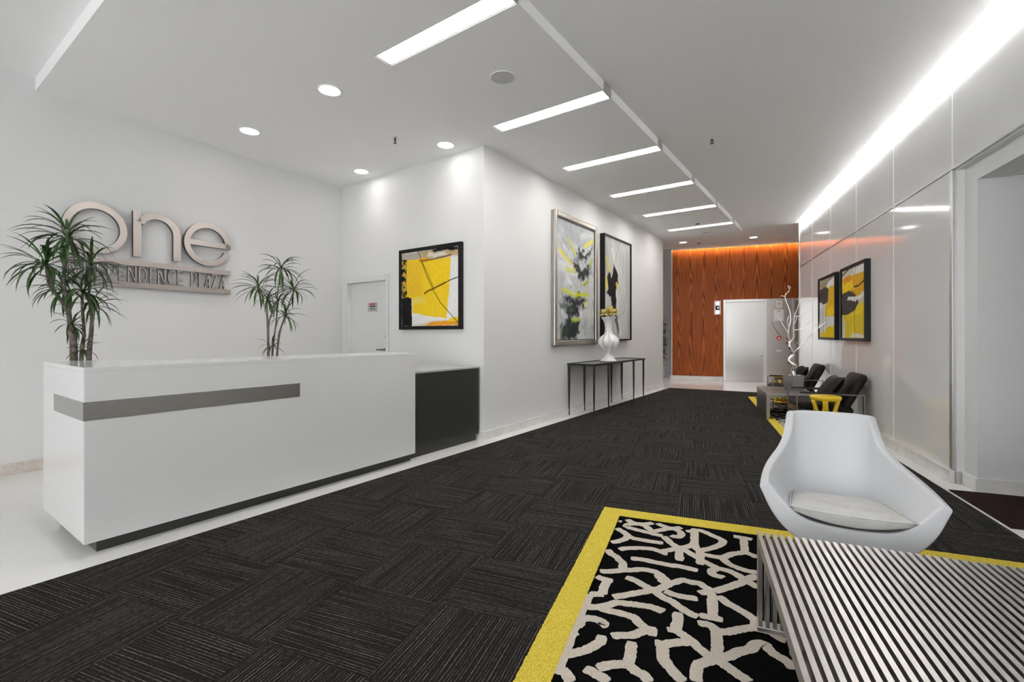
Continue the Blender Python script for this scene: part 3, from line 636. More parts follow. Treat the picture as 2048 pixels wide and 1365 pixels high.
# facing -t: local -y must map to -t ; x(left to right as seen) maps to -s
frame('framed_painting', 'black framed abstract with a broad dark blot, over the armchair by the stool', on_right(1.99, 3.06, 1.16), TH-math.pi/2, 1.07, 1.03, .062, .04, b, M['black'])
c = Art(170, 170, lin(226, 224, 222), 31)
c.poly([(0, .85), (1, .9), (1, 1), (0, 1)], lin(176, 164, 146), .03, .03).poly([(.42, .84), (1, .86), (1, .98), (.6, .94)], WHT, .03)
c.poly([(.38, .36), (1, .34), (1, .86), (.6, .84), (.58, .6), (.4, .55)], lin(234, 184, 30), .02).poly([(.5, .36), (1, .36), (1, .5), (.5, .5)], YEL, .03, .05)
c.poly([(0, .62), (.3, .58), (.56, .6), (.6, .8), (.45, .87), (0, .86)], DKB, .03).poly([(0, .86), (.45, .86), (.4, .94), (0, .95)], TAN, .03, .04)
c.poly([(.3, 0), (1, 0), (1, .19), (.5, .17), (.35, .1)], lin(242, 206, 20), .03).poly([(0, 0), (.3, 0), (.3, .08), (0, .1)], lin(236, 205, 70), .04)
c.streak(24, 36, .1).line([(.24, .6), (.25, .1)], .008, BLK).line([(.36, .58), (.46, .2)], .008, DKB).line([(.08, .5), (.1, .12)], .008, lin(150, 140, 120))
frame('framed_painting', 'black framed abstract with pale streaks, over the armchair behind the silver branches', on_right(3.33, 4.37, 1.16), TH-math.pi/2, 1.04, 1.03, .062, .04, c, M['black'])
# tall painting in silver frame
d = Art(170, 280, lin(196, 198, 200), 41)
d.streak(8, 10, .22).streak(40, 12, .12)
for k in range(90):
    px0, py0 = random.random(), random.random(); an = (-.5 if px0 < .5 else .6)+random.uniform(-.5, .5); ln = random.uniform(.1, .3); gv = random.choice((150, 175, 205, 228, 238))
    d.brush((px0, py0), (px0+ln*math.cos(an), py0+ln*math.sin(an)*.6), random.uniform(.015, .05), lin(gv, gv+1, gv+3), .55)
for p, q, w_, cc in [((0, .95), (.9, .8), .12, lin(176, 182, 190)), ((.1, .62), (.9, .56), .10, WHT), ((.02, .74), (.5, .58), .05, WHT), ((.5, .3), (.98, .2), .10, WHT), ((0, .3), (.5, .18), .08, lin(206, 206, 210)), ((.6, .9), (1, .98), .05, lin(220, 222, 224)), ((.7, .1), (.75, .3), .12, lin(166, 170, 168)), ((.05, .08), (.1, .5), .10, lin(186, 190, 190)), ((.85, .05), (.9, .5), .08, lin(190, 192, 190))]: d.brush(p, q, w_, cc, .6)
GRN, DK = lin(60, 80, 60), lin(34, 38, 38); LY = lin(214, 218, 40)
for pts in ([(.52, .76), (.62, .79), (.72, .78), (.95, .83), (.85, .76), (.72, .72), (.58, .70)], [(.38, .66), (.55, .68), (.6, .62), (.85, .66), (.88, .62), (.8, .56), (.68, .53), (.52, .56)], [(.15, .39), (.35, .36), (.55, .36), (.78, .38), (.7, .3), (.5, .28), (.25, .31)], [(.2, .27), (.45, .28), (.6, .25), (.55, .19), (.3, .2)], [(.15, .14), (.35, .19), (.55, .16), (.6, .08), (.5, .0), (.12, .0)], [(.5, .38), (.56, .44), (.62, .38), (.66, .36), (.5, .34)]): d.poly(pts, lin(60, 72, 66), .10, .05, .6, 12, 18).poly(pts, DK, .07, .03, .95, 16, 24)
d.poly([(.08, .34), (.3, .32), (.35, .24), (.12, .26)], GRN, .05, .04, .8).poly([(.1, .1), (.3, .14), (.3, .02), (.1, .0)], GRN, .05, .04, .6)
for p, q, w_ in [((.28, .86), (.46, .74), .04), ((.70, .83), (.98, .92), .05), ((.08, .735), (.36, .655), .045), ((.86, .66), (.95, .74), .04), ((.66, .475), (.86, .535), .035), ((.14, .425), (.5, .385), .04), ((.48, .39), (.84, .405), .04), ((.72, .3), (.8, .35), .03), ((.38, .16), (.62, .18), .04), ((.22, .58), (.5, .6), .03)]:
    for kk in range(4):
        j1, j2, j3, j4 = [random.uniform(-.03, .03) for _ in range(4)]; d.brush((p[0]+j1, p[1]+j2*.6), (q[0]+j3, q[1]+j4*.6), w_*random.uniform(.3, .6), random.choice((LY, lin(190, 200, 40), lin(230, 214, 60), lin(150, 170, 50))), .8)
d.line([(.62, .53), (.62, .45)], .006, DK, op=.6).streak(50, 30, .10)
S1 = thing('framed_painting', 'tall silver framed painting of dark tiered strokes with lime yellow', 'painting', (-3.47, 6.622, 1.078), math.pi/2)
w_, h_, fw, dep = 1.465, 1.995, .082, .07
for nm, bx in (('frame_side', (-w_/2, -w_/2+fw, 0, h_)), ('frame_side', (w_/2-fw, w_/2, 0, h_)), ('frame_rail', (-w_/2+fw, w_/2-fw, 0, fw)), ('frame_rail', (-w_/2+fw, w_/2-fw, h_-fw, h_))):
    o = obj(nm, MB().box(bx[0], bx[1], -dep, 0, bx[2], bx[3]), M['champframe'], S1, bevel=.016)
obj('backing', MB().box(-w_/2+fw, w_/2-fw, -.03, -.002, fw, h_-fw), M['black'], S1)
obj('inner_bead', MB().box(-w_/2+fw, -w_/2+fw+.012, -.05, -.03, fw, h_-fw).box(w_/2-fw-.012, w_/2-fw, -.05, -.03, fw, h_-fw).box(-w_/2+fw, w_/2-fw, -.05, -.03, fw, fw+.012).box(-w_/2+fw, w_/2-fw, -.05, -.03, h_-fw-.012, h_-fw), M['charcoal'], S1)
d.build('canvas', w_-2*fw, h_-2*fw, S1, lambda x, z: (x, -.036, z+fw))
g = Art(150, 260, lin(188, 188, 186), 53)
g.streak(14, 5, .16).streak(40, 14, .10)
for p, q, w_ , cc in [((.3, .98), (.7, .5), .14, lin(214, 213, 211)), ((.6, .6), (.75, .02), .16, lin(204, 202, 198)), ((.02, .98), (.1, .6), .08, lin(160, 164, 166)), ((.3, .9), (.42, .7), .06, WHT), ((.55, .2), (.62, .02), .05, WHT), ((.9, .95), (.9, .1), .12, lin(176, 175, 172)), ((.1, .3), (.2, .05), .14, lin(160, 160, 156)), ((.45, .5), (.52, .25), .05, lin(228, 226, 222))]: g.brush(p, q, w_, cc, .7)
g.brush((.06, .80), (.2, .66), .06, lin(206, 200, 60), .8).brush((.03, .60), (.12, .47), .07, lin(216, 206, 60), .9)
g.poly([(.1, .6), (.2, .66), (.26, .6), (.36, .76), (.5, .66), (.52, .56), (.42, .5), (.45, .36), (.4, .27), (.3, .3), (.24, .42), (.08, .45), (.16, .5)], lin(20, 20, 22), .02, .02, 1., 10, 18)
g.poly([(.28, .36), (.42, .36), (.5, .2), (.55, .04), (.45, .1)], lin(40, 38, 42), .03, .03, .8, 10, 16).brush((.44, .57), (.52, .5), .04, lin(222, 206, 50), .95)
g.line([(.35, .72), (.5, .9)], .01, lin(130, 130, 130), op=.6).line([(.72, .4), (.78, .3), (.7, .26)], .008, lin(110, 110, 108), op=.7).line([(.56, .18), (.6, .08)], .008, lin(110, 108, 105), op=.7).streak(50, 16, .08)
frame('framed_painting', 'tall black box framed grey painting with a black figure, behind the vase', (-3.47, 8.215, 1.135), math.pi/2, 1.28, 1.885, .09, .028, g, M['black'])
# ================================================================== CONSOLE TABLE, VASE
T = thing('console_table', 'long black iron console table with eight slender tapering legs against the hall wall', 'console table', (-3.24, 7.47, 0))
obj('top_frame', MB().box(-.235, .235, -1.09, -1.06, .775, .803).box(-.235, .235, 1.06, 1.09, .775, .803).box(-.235, -.205, -1.06, 1.06, .775, .803).box(.205, .235, -1.06, 1.06, .775, .803), M['iron'], T, bevel=.003)
obj('top_panel', MB().box(-.205, .205, -1.06, 1.06, .783, .797), mat('dark_stone_top', (.03, .03, .03), .12), T)
for x in (-.21, .21):
    for y in (-1.06, -.53, .56, 1.06):
        obj('leg', MB().tube([(x, y, .78), (x, y, .45), (x, y, .06), (x, y, .05), (x, y, .0)], [.019, .017, .0095, .013, .012], 8), M['iron'], T)
vx = -3.175; vy = PX(1217, 719.2, vx)[0]
V = thing('fluted_vase', 'white fluted baluster vase on the black console table', 'vase', (vx, vy, .803))
# console-relative heights from the photograph
dv = -vx*math.sin(YAW)+vy*math.cos(YAW); pz = dv/FPX
prof = [(.0, 0), (16.0, 0), (16.2, 1.5), (13, 4), (8, 9), (5.6, 14), (7, 18), (13, 25), (18, 32), (20, 38), (19, 44), (14, 50), (8.5, 54), (6.8, 60), (6.8, 68), (8, 76), (10.5, 82), (14.2, 87), (15, 88.2), (13.6, 87.6), (9.5, 80), (6, 68), (5, 60), (.0, 58)]
prof = [(r*pz, z*pz) for r, z in prof]
def flute(r, z, a_):
    k = 1-min(1, abs(z-36*pz)/(60*pz)); return r*(1+.10*k*math.cos(9*a_+z*5)*(1 if r > .02 else 0))
obj('body', MB().lathe(prof, 108, fn=flute), M['ceramic'], V, smooth=True)
F_ = thing('flower', 'cluster of yellow artificial succulent flowers standing in the white vase', 'flowers', (vx, vy, .803+80*pz))
for hx, hy, hz, hr in ((-4, -14, 15, 16), (3, 1, 21, 17), (1, 15, 17, 16), (-10, -3, 15, 14), (11, -8, 16, 14), (9, 9, 17, 14)):
    mb = MB(); c_ = Vector((hx*pz*.9, hy*pz*.9, hz*pz))
    for ring_ in range(3):
        for k in range(9):
            an = 2*math.pi*(k+ring_*.37)/9+random.uniform(-.15, .15); el = (-.35, .25, .85)[ring_]; L = hr*pz*(1, .9, .7)[ring_]
            rows = []
            for i in range(5):
                t = i/4; wdt = .019*math.sin(math.pi*min(1, .25+t*.75))*1.2; rr = L*t; zz_ = L*(math.sin(el)*t+(.25*t*(1-t)))
                rr *= math.cos(el)
                ce = c_+Vector((rr*math.cos(an), rr*math.sin(an), zz_)); sd = Vector((-math.sin(an), math.cos(an), 0))*wdt
                rows.append([ce-sd, ce+Vector((0, 0, -.004)), ce+sd])
            mb.grid(rows)
    fl = obj('bloom', mb, M['petal'], F_, smooth=True)
    obj('stem', MB().tube([(0, 0, -.12), tuple(c_*.5), tuple(c_)], .004, 6), M['leaf'], F_)
# ================================================================== INDOOR PLANTS
def leaf_blade(mb, base, an, el, L, wd, droop):
    d = Vector((math.cos(an), math.sin(an), 0)); sd = Vector((-math.sin(an), math.cos(an), 0)); rows = []
    p = Vector(base); e_ = el; n = 7
    for i in range(n+1):
        t = i/n; wv = wd*(.45+1.1*t if t < .5 else 1)*(1-max(0, (t-.55)/.45)**1.6)
        rows.append([p-sd*wv/2+Vector((0, 0, wv*.25)), p, p+sd*wv/2+Vector((0, 0, wv*.25))])
        p = p+(d*math.cos(e_)+Vector((0, 0, math.sin(e_))))*(L/n); e_ -= droop/n
    mb.grid(rows)
def rosette(parent, c, R, n, m=None):
    mb = MB()
    for k in range(n):
        an = random.uniform(0, 2*math.pi); q = (k+.5)/n; el = 1.35-1.9*q+random.uniform(-.15, .15)
        leaf_blade(mb, Vector(c)+Vector((0, 0, random.uniform(-.06, .03)*R*2)), an, el, R*random.uniform(.8, 1.15), .013*R/.25+.005, random.uniform(.9, 1.9))
    return obj('leaf_cluster', mb, m or M['leaf'], parent, smooth=True)
def drac(label, X, base_px, floor_z, heads, stems, pot_r, pot_h):
    by, _ = PX(*base_px, X)
    P = thing('potted_dracaena', label, 'potted plant', (X, by, floor_z))
    obj('pot', MB().lathe([(0, 0), (pot_r*.8, 0), (pot_r, pot_h), (pot_r*.9, pot_h), (pot_r*.88, pot_h-.03), (0, pot_h-.03)], 36), M['ceramic'], P, smooth=False)
    obj('soil', MB().lathe([(pot_r*.88, pot_h-.028), (0, pot_h-.02)], 24), M['soil'], P)
    hp = []
    for (u, v_, R, n, dx) in heads:
        Y, Z = PX(u, v_, X+dx); hp.append(Vector((dx, Y-by, Z-floor_z))); rosette(P, hp[-1], R, n)
    for path, r0 in stems:
        pts = [Vector((random.uniform(-.03, .03), 0, pot_h-.05))]
        for k, q in enumerate(path):
            if isinstance(q, int): pts.append(hp[q])
            else:
                dx = q[2] if len(q) > 2 else 0.; Y, Z = PX(q[0], q[1], X+dx); pts.append(Vector((dx, Y-by, Z-floor_z)))
        pts[0].y = pts[1].y*.6; cp = catmull(pts, 6); n = len(cp)
        obj('stem', MB().tube(cp, [r0*(1-.6*i/(n-1)) for i in range(n)], 7), M['bark'], P, smooth=True)
    return P
drac('bushy dracaena with many spiky heads behind the sign end of the desk', -4.62, (155, 720), 0., [(135, 474, .31, 46, .0), (93, 530, .29, 46, .05), (182, 532, .28, 34, .06), (129, 580, .24, 28, -.08), (166, 583, .25, 30, .08), (187, 612, .22, 24, .0), (145, 650, .17, 20, .06), (164, 698, .15, 16, .0)],
     [([(149, 715), (141, 660), (134, 620), (100, 570), 1], .022), ([(149, 715), (141, 660), (136, 610), (128, 560), 0], .022), ([(163, 716), (168, 665), (164, 610), 4], .016), ([(178, 716), (182, 670), (184, 640), 5], .02), ([(178, 716), (184, 650), (178, 590), 2], .016), ([(141, 660), (137, 620), 3], .012), ([(163, 718), (164, 705), 7], .012), ([(152, 690), (146, 665), 6], .012)], .17, .5)
drac('slender dracaena with sparse spiky heads behind the middle of the desk', -4.12, (545, 713), .75, [(562, 538, .23, 38, .0), (516, 574, .22, 30, .0), (588, 580, .23, 34, .0), (535, 598, .19, 22, .05), (556, 602, .17, 18, -.05), (571, 632, .19, 20, .0), (544, 692, .14, 12, .0)],
     [([(537, 712), (536, 660), (534, 625), 3], .014), ([(537, 712), (537, 650), (545, 620), (530, 590), 1], .011), ([(545, 712), (551, 655), (556, 610), 4], .009), ([(554, 712), (558, 670), (566, 645), 5], .012), ([(554, 712), (560, 665), (574, 620), 2], .010), ([(545, 700), (553, 640), (555, 590), 0], .009), ([(544, 712), (544, 700), 6], .008)], .12, .24)
# far plant in the recess
fx, fy = fr(9.2, -2.95)
P = thing('potted_plant', 'leafy floor plant in a white pot in the recess beside the wood wall', 'potted plant', (fx, fy, 0))
obj('pot', MB().lathe([(0, 0), (.13, 0), (.16, .34), (.145, .34), (.14, .31), (0, .31)], 28), M['ceramic'], P)
mb = MB()
for k in range(230):
    z = random.uniform(.5, 1.68); an = random.uniform(0, 6.28); r = random.uniform(.0, .12)
    leaf_blade(mb, (r*math.cos(an), r*math.sin(an), z), an+random.uniform(-.4, .4), random.uniform(-.3, .9), random.uniform(.12, .2), .045, random.uniform(.6, 1.6))
obj('foliage', mb, M['leafp'], P, smooth=True)
for k in range(3): obj('stem', MB().tube([(.03*math.cos(k*2.1), .03*math.sin(k*2.1), .28), (.05*math.cos(k*2.1), .05*math.sin(k*2.1), 1.0), (.04*math.cos(k), .04*math.sin(k), 1.6)], [.012, .01, .006], 6), M['bark'], P)
# ================================================================== RUGS
Zs = {1: (1200, 1020, 9.1), 2: (1380, 1020, 9.1), 3: (1100, 1150, 6.35), 4: (1320, 1150, 6.35)}
ST = {1: [[500, 175, 560, 215, 680, 250, 860, 255, 960, 235], [530, 310, 480, 300, 500, 275, 560, 262, 700, 262, 820, 290, 900, 350, 980, 390, 1100, 370, 1250, 345, 1380, 335, 1480, 320], [1050, 245, 1120, 285, 1230, 320, 1330, 345, 1430, 385, 1485, 440, 1440, 490, 1350, 485, 1290, 465], [480, 315, 600, 345, 760, 385, 900, 420, 1040, 455, 1140, 475], [300, 335, 390, 385, 460, 430, 520, 480, 620, 520, 800, 555, 1000, 585, 1150, 605], [200, 590, 320, 575, 430, 540, 520, 490], [1165, 480, 1220, 540, 1310, 620, 1420, 680, 1560, 740, 1700, 830, 1820, 890], [350, 725, 500, 700, 760, 695, 960, 715, 1100, 760, 1180, 790, 1230, 800], [1130, 750, 1280, 730, 1400, 700, 1560, 680, 1680, 640, 1730, 600], [1720, 340, 1720, 640], [1440, 700, 1450, 930], [1570, 395, 1700, 390], [560, 885, 760, 905, 980, 950, 1180, 990, 1290, 1010, 1500, 1040, 1780, 1110], [140, 720, 200, 800, 290, 850, 360, 920, 420, 980, 410, 1090], [0, 1120, 200, 1120, 420, 1100, 620, 1095, 760, 1085, 900, 1105, 1020, 1140, 1120, 1210, 1230, 1300, 1330, 1365], [340, 205, 400, 215]],
      2: [[85, 340, 85, 640, 180, 760], [185, 700, 185, 1000], [130, 360, 280, 410, 430, 480, 580, 550, 580, 620, 450, 680, 300, 720, 200, 740], [0, 790, 120, 860, 190, 900], [190, 800, 330, 830, 480, 860, 620, 860, 760, 810, 900, 790, 1010, 780, 1120, 820, 1230, 870], [970, 490, 985, 640, 1000, 780], [790, 485, 900, 500, 1050, 525, 1130, 545], [580, 880, 700, 980, 850, 1050, 1000, 1100, 1130, 1130, 1230, 1130], [200, 920, 350, 990, 470, 1050, 560, 1080, 720, 1120, 850, 1180, 960, 1240, 1060, 1290], [480, 1075, 400, 1110, 400, 1160, 470, 1200, 560, 1220, 610, 1240], [1060, 1270, 1150, 1220, 1230, 1210]],
      3: [[590, 20, 690, 60, 800, 80], [740, 60, 690, 150, 670, 250], [500, 245, 600, 250, 680, 250], [960, 35, 1080, 70, 1200, 140, 1320, 200, 1420, 280, 1524, 330], [800, 285, 900, 270, 1050, 240, 1180, 220, 1300, 200, 1420, 170, 1524, 110], [1350, 0, 1430, 60, 1524, 110], [450, 410, 620, 410, 760, 380, 850, 355, 1000, 370, 1150, 390, 1280, 410, 1380, 445, 1440, 475], [620, 420, 800, 470, 950, 505, 1060, 545, 1140, 620, 1230, 690, 1290, 700], [330, 660, 380, 620, 400, 570, 500, 555, 620, 580, 690, 630, 640, 650], [780, 780, 900, 770, 1040, 770, 1150, 730, 1290, 700], [1290, 660, 1290, 780], [300, 740, 340, 780], [200, 1020, 330, 990, 450, 960, 560, 900, 640, 850, 660, 770], [1040, 850, 1020, 1000, 1000, 1130], [600, 1190, 740, 1150, 900, 1140, 1000, 1150, 1080, 1220, 1200, 1290, 1260, 1365], [440, 1190, 540, 1240, 660, 1310, 740, 1365], [140, 1200, 210, 1270, 260, 1365], [1330, 870, 1420, 900, 1430, 1050, 1524, 1200]],
      4: [[0, 60, 80, 110, 180, 100, 290, 70, 400, 100, 490, 110, 590, 170, 690, 220], [690, 220, 830, 170, 960, 130, 1080, 80, 1170, 40, 1250, 20], [970, 0, 1060, 60, 1150, 110, 1250, 170], [60, 210, 200, 260, 340, 290, 480, 310], [0, 280, 130, 330, 230, 400, 350, 480, 480, 540], [500, 240, 600, 220, 690, 220], [660, 230, 665, 380, 670, 530], [500, 520, 650, 545, 800, 580], [740, 270, 850, 360, 960, 420, 1080, 490, 1180, 560, 1220, 620, 1210, 690], [230, 480, 220, 600, 200, 700, 280, 760, 400, 850, 520, 960, 640, 1040, 720, 1080], [90, 700, 200, 710], [0, 900, 150, 870, 300, 860, 420, 860], [480, 620, 620, 640, 700, 700, 720, 800, 730, 950, 720, 1080], [730, 720, 850, 730, 1000, 700, 1150, 680, 1280, 700, 1420, 740, 1520, 810, 1600, 840], [720, 1080, 880, 1040, 1000, 980, 1140, 950, 1230, 880, 1330, 890, 1400, 970, 1500, 1040, 1620, 1110, 1700, 1210], [720, 1080, 560, 1120, 470, 1170, 460, 1365], [720, 1090, 850, 1170, 960, 1250, 1080, 1330, 1120, 1365], [40, 900, 40, 1050, 120, 1170, 220, 1290, 300, 1365], [0, 440, 60, 460]]}
STROKES = []
ST[3].append([505, 250, 400, 450, 320, 640, 250, 800, 200, 960, 120, 1150, 60, 1260])
for z_, ls in ST.items():
    ox, oy, k = Zs[z_]
    for l in ls:
        pts = [rf(G(ox+l[i]/k, oy+l[i+1]/k, .012)) for i in range(0, len(l), 2)]
        STROKES.append([(t, s) for s, t in pts])
def ribbon(mb, pts, wd, z, lim):
    cp = catmull([(p[0], p[1], 0) for p in pts], 5) if len(pts) > 2 else [Vector((*p, 0)) for p in pts]
    dense = [cp[0]]
    for p, q in zip(cp[:-1], cp[1:]):
        n = max(1, int((q-p).length/.012))
        for i in range(n): dense.append(p+(q-p)*(i+1)/n)
    n = len(dense); prev = None
    for i, p in enumerate(dense):
        d = dense[min(i+1, n-1)]-dense[max(i-1, 0)]
        if d.length < 1e-6: continue
        d.normalize(); a_ = Vector((-d.y, d.x, 0)); e_ = 1-.3*max(0, 1-min(i, n-1-i)/1.5)
        l = p+a_*(wd/2*e_+random.uniform(-.0026, .0026)); r = p-a_*(wd/2*e_+random.uniform(-.0026, .0026))
        ok = lim[0]-.02 < p.x < lim[1]+.02 and lim[2]-.02 < p.y < lim[3]+.02
        for q_ in (l, r): q_.x = min(max(q_.x, lim[0]), lim[1]); q_.y = min(max(q_.y, lim[2]), lim[3])
        if ok and prev:
            mb.add([(*prev[0], z), (*prev[1], z), (r.x, r.y, z), (l.x, l.y, z)], [(0, 1, 2, 3)])
        prev = ((l.x, l.y), (r.x, r.y)) if ok else None
def rug(label, t0, t1, s0, s1, BW, strokes_sets, ztop, zb=0.):
    RG = thing('area_rug', label, 'rug', RO, TH)
    nt_, ns_ = max(1, round((t1-t0)/.5)), max(1, round((s1-s0)/.5)); wt, ws = (t1-t0)/nt_, (s1-s0)/ns_
    it0, it1, is0, is1 = t0+BW, t1-BW, s0+BW, s1-BW
    for i in range(nt_):
        for j in range(ns_):
            a0, a1, b0, b1 = t0+i*wt, t0+(i+1)*wt, s0+j*ws, s0+(j+1)*ws
            obj('rug_tile', MB().box(max(a0, it0)+.0004, min(a1, it1)-.0004, max(b0, is0)+.0004, min(b1, is1)-.0004, zb, ztop), M['rug'], RG)
    zt = ztop+.003
    def rag_edge(x0, x1, y0, y1):
        n = max(2, int(max(x1-x0, y1-y0)/.008)); mb = MB(); j = lambda: random.uniform(-.0018, .0018)
        if y1-y0 > x1-x0: pts = [((x0+j(), y0+(y1-y0)*i/n), (x1+j(), y0+(y1-y0)*i/n)) for i in range(n+1)]
        else: pts = [((x0+(x1-x0)*i/n, y0+j()), (x0+(x1-x0)*i/n, y1+j())) for i in range(n+1)]
        for (p, q), (p2, q2) in zip(pts[:-1], pts[1:]):
            mb.add([(*p, zb), (*q, zb), (*q2, zb), (*p2, zb), (*p, zt), (*q, zt), (*q2, zt), (*p2, zt)], [(4, 5, 6, 7), (0, 4, 7, 3), (1, 2, 6, 5)])
        return mb
    for j in range(ns_):
        b0, b1 = s0+j*ws, s0+(j+1)*ws
        obj('border_strip', rag_edge(t0, it0, b0, b1), M['border'], RG); obj('border_strip', rag_edge(it1, t1, b0, b1), M['border'], RG)
    for i in range(nt_):
        a0, a1 = max(t0+i*wt, it0), min(t0+(i+1)*wt, it1)
        obj('border_strip', rag_edge(a0, a1, s0, is0), M['border'], RG); obj('border_strip', rag_edge(a0, a1, is1, s1), M['border'], RG)
    for fn in strokes_sets:
        mb = MB()
        for si, st in enumerate(STROKES): ribbon(mb, [fn(*p) for p in st], .046, ztop+.002+si*.00003, (it0, it1, is0, is1))
        if mb.f: obj('trellis_pattern', mb, M['cream'], RG, label='cream trellis scrollwork')
    return RG
idf = lambda t, s: (t, s)
rug('black and cream trellis rug with yellow border under the slatted steel table', -2.595, -.10, -4.11, -1.632, .125,
    [idf, lambda t, s: (-3.26-t, s), lambda t, s: (t+1.66, s), lambda t, s: (t, -6.86-s), lambda t, s: (-3.26-t, -6.86-s)], .009)
rug('black and cream striped rug with yellow border under the two armchairs', -1.01, -.14, .87, 5.35, .11,
    [lambda t, s: (t+1.55, (s+1.63)*1.0+5.2), lambda t, s: (t+1.55, s+1.63+3.55), lambda t, s: (t+1.50, -(s+1.63)+1.0), lambda t, s: (t+2.3, s+5.3), lambda t, s: (t+2.3, s+6.8)], .011, .006)
EM = thing('entrance_mat', 'dark brown entrance mat in the side doorway', 'mat', RO, TH)
obj('pile', MB().box(-.10, 1.9, -1.03, -.24, 0, .008), M['mat'], EM)
# ================================================================== SLATTED STEEL TABLE
tx, ty = fr(-2.762, -1.745)
T = thing('slat_table', 'low brushed steel table made of many parallel slats on the patterned rug', 'coffee table', (tx, ty, 0.0135), TH)
NSL, PIT, SW, SD_, TL, HT = 46, .02685, .0150, .046, 1.26, .398
sm = MB()
# one slat: top bar bent down at both ends into a leg bar (profile in y-z extruded along x)
c = .012
for (pp) in ([(0, c+.0), (0, HT-c*.6), (-c*.6, HT), (-TL+c*.6, HT), (-TL, HT-c*.6), (-TL, c), (-TL+SD_, c), (-TL+SD_, HT-SD_), (-SD_, HT-SD_), (-SD_, c)],):
    sm.prism(pp, 0, SW, lambda y, z, x: (x, y, z))
slat_me = sm.mesh('slat')
for k in range(NSL): obj('slat', slat_me, M['slat'], T, (k*PIT, 0, 0))
WT = (NSL-1)*PIT+SW
obj('foot_rail', MB().box(-.004, WT+.004, -SD_-.004, .004, 0, .018), M['slat'], T, bevel=.002)
obj('foot_rail', MB().box(-.004, WT+.004, -TL-.004, -TL+SD_+.004, 0, .018), M['slat'], T, bevel=.002)
for y in (-.16, -.74, -1.10): obj('cross_rod', MB().tube([(.0, y, HT-SD_-.004), (WT, y, HT-SD_-.004)], .010, 12), M['chrome'], T, smooth=True)
# ================================================================== WHITE SWIVEL CHAIR
CXW, CYW, CROT = -.015, 2.985, math.radians(8)
T = thing('swivel_chair', 'white leather bucket swivel lounge chair behind the slatted table', 'lounge chair', (CXW, CYW, .012), CROT)
# rows from front lip to back top ; columns from left rim over the seat to right rim
def row(y_r, x_r, z_r, y_m, x_m, z_m, y_b, x_b, z_b, y_c, z_c):
    half = [(x_r, y_r, z_r), ((x_r*.55+x_m*.45), (y_r*.55+y_m*.45), (z_r*.55+z_m*.45)), (x_m, y_m, z_m), (x_b, y_b, z_b), (x_b*.5, y_b*.4+y_c*.6, z_b*.3+z_c*.7)]
    return [(-x, y, z) for x, y, z in half]+[(0, y_c, z_c)]+[(x, y, z) for x, y, z in half[::-1]]
rows = [row(-.300, .335, .500, -.315, .255, .405, -.325, .185, .350, -.335, .338),
        row(-.285, .335, .505, -.300, .253, .405, -.310, .185, .347, -.320, .335),
        row(-.12, .320, .524, -.12, .250, .395, -.12, .190, .318, -.12, .303),
        row(.06, .283, .545, .08, .240, .395, .10, .190, .300, .12, .285),
        row(.17, .236, .575, .21, .215, .43, .25, .175, .325, .27, .305),
        row(.235, .203, .630, .27, .190, .52, .295, .155, .44, .315, .43),
        row(.275, .190, .69, .30, .178, .63, .325, .14, .58, .345, .57),
        row(.305, .187, .745, .325, .172, .71, .345, .13, .69, .36, .69),
        row(.315, .185, .772, .335, .166, .776, .352, .12, .778, .366, .778)]
sh = MB().grid(rows)
o = obj('shell', sh, M['whitel'], T, smooth=True)
vg = o.vertex_groups.new(name='thick'); NC = len(rows[0])
for vi in range(len(o.data.vertices)):
    r_, c_ = divmod(vi, NC); e_ = abs(c_-NC//2)/(NC//2); base = max(.38, 1.05-.75*e_**1.3) if r_ <= 3 else (.55 if r_ == 4 and e_ < .5 else .36)
    vg.add([vi], base, 'REPLACE')
md = o.modifiers.new('thick', 'SOLIDIFY'); md.thickness = .13; md.offset = 1.0; md.vertex_group = 'thick'; md.thickness_vertex_group = 0.0
md = o.modifiers.new('bev', 'BEVEL'); md.width = .010; md.segments = 2; md.limit_method = 'ANGLE'; md.angle_limit = math.radians(50)
md = o.modifiers.new('sub', 'SUBSURF'); md.levels = md.render_levels = 2
cu = MB(); NX, NY = 9, 9; top = []; bot = []
for j in range(NY):
    v_ = j/(NY-1); y = -.33+.49*v_; rt = []; rb = []
    for i in range(NX):
        u = -1+2*i/(NX-1); hw = .240-.035*v_; x = u*hw; yy = y-.03*(1-u*u)*(1-v_)
        edge = (1-max(abs(u), abs(2*v_-1))**6)
        rt.append((x, yy, .408-.062*v_+.016*edge)); rb.append((x*.93, yy+.012*(1-v_), .350-.055*v_+.03*u*u))
    top.append(rt); bot.append(rb)
cu.grid(top); cu.grid([r[::-1] for r in bot])
per = lambda g: [g[0][i] for i in range(NX)]+[g[j][NX-1] for j in range(1, NY)]+[g[NY-1][i] for i in range(NX-2, -1, -1)]+[g[j][0] for j in range(NY-2, 0, -1)]
pt, pb = per(top), per(bot); k = len(cu.v); cu.v += pt+pb; n = len(pt)
cu.f += [(k+i, k+(i+1) % n, k+n+(i+1) % n, k+n+i) for i in range(n)]
me = cu.mesh('seat_cushion', True); bm = bmesh.new(); bm.from_mesh(me); bmesh.ops.remove_doubles(bm, verts=bm.verts, dist=1e-4); bmesh.ops.recalc_face_normals(bm, faces=bm.faces); bm.to_mesh(me); bm.free()
me.polygons.foreach_set('use_smooth', [True]*len(me.polygons))
o = obj('seat_cushion', me, M['whitec'], T); md = o.modifiers.new('b', 'BEVEL'); md.width = .008; md.segments = 2; md.limit_method = 'ANGLE'; md.angle_limit = math.radians(40)
md = o.modifiers.new('sub', 'SUBSURF'); md.levels = md.render_levels = 1
obj('piping', MB().tube([(p[0]*1.0, p[1], p[2]) for p in pt]+[pt[0]], .004, 6), M['whitel'], o, smooth=True)
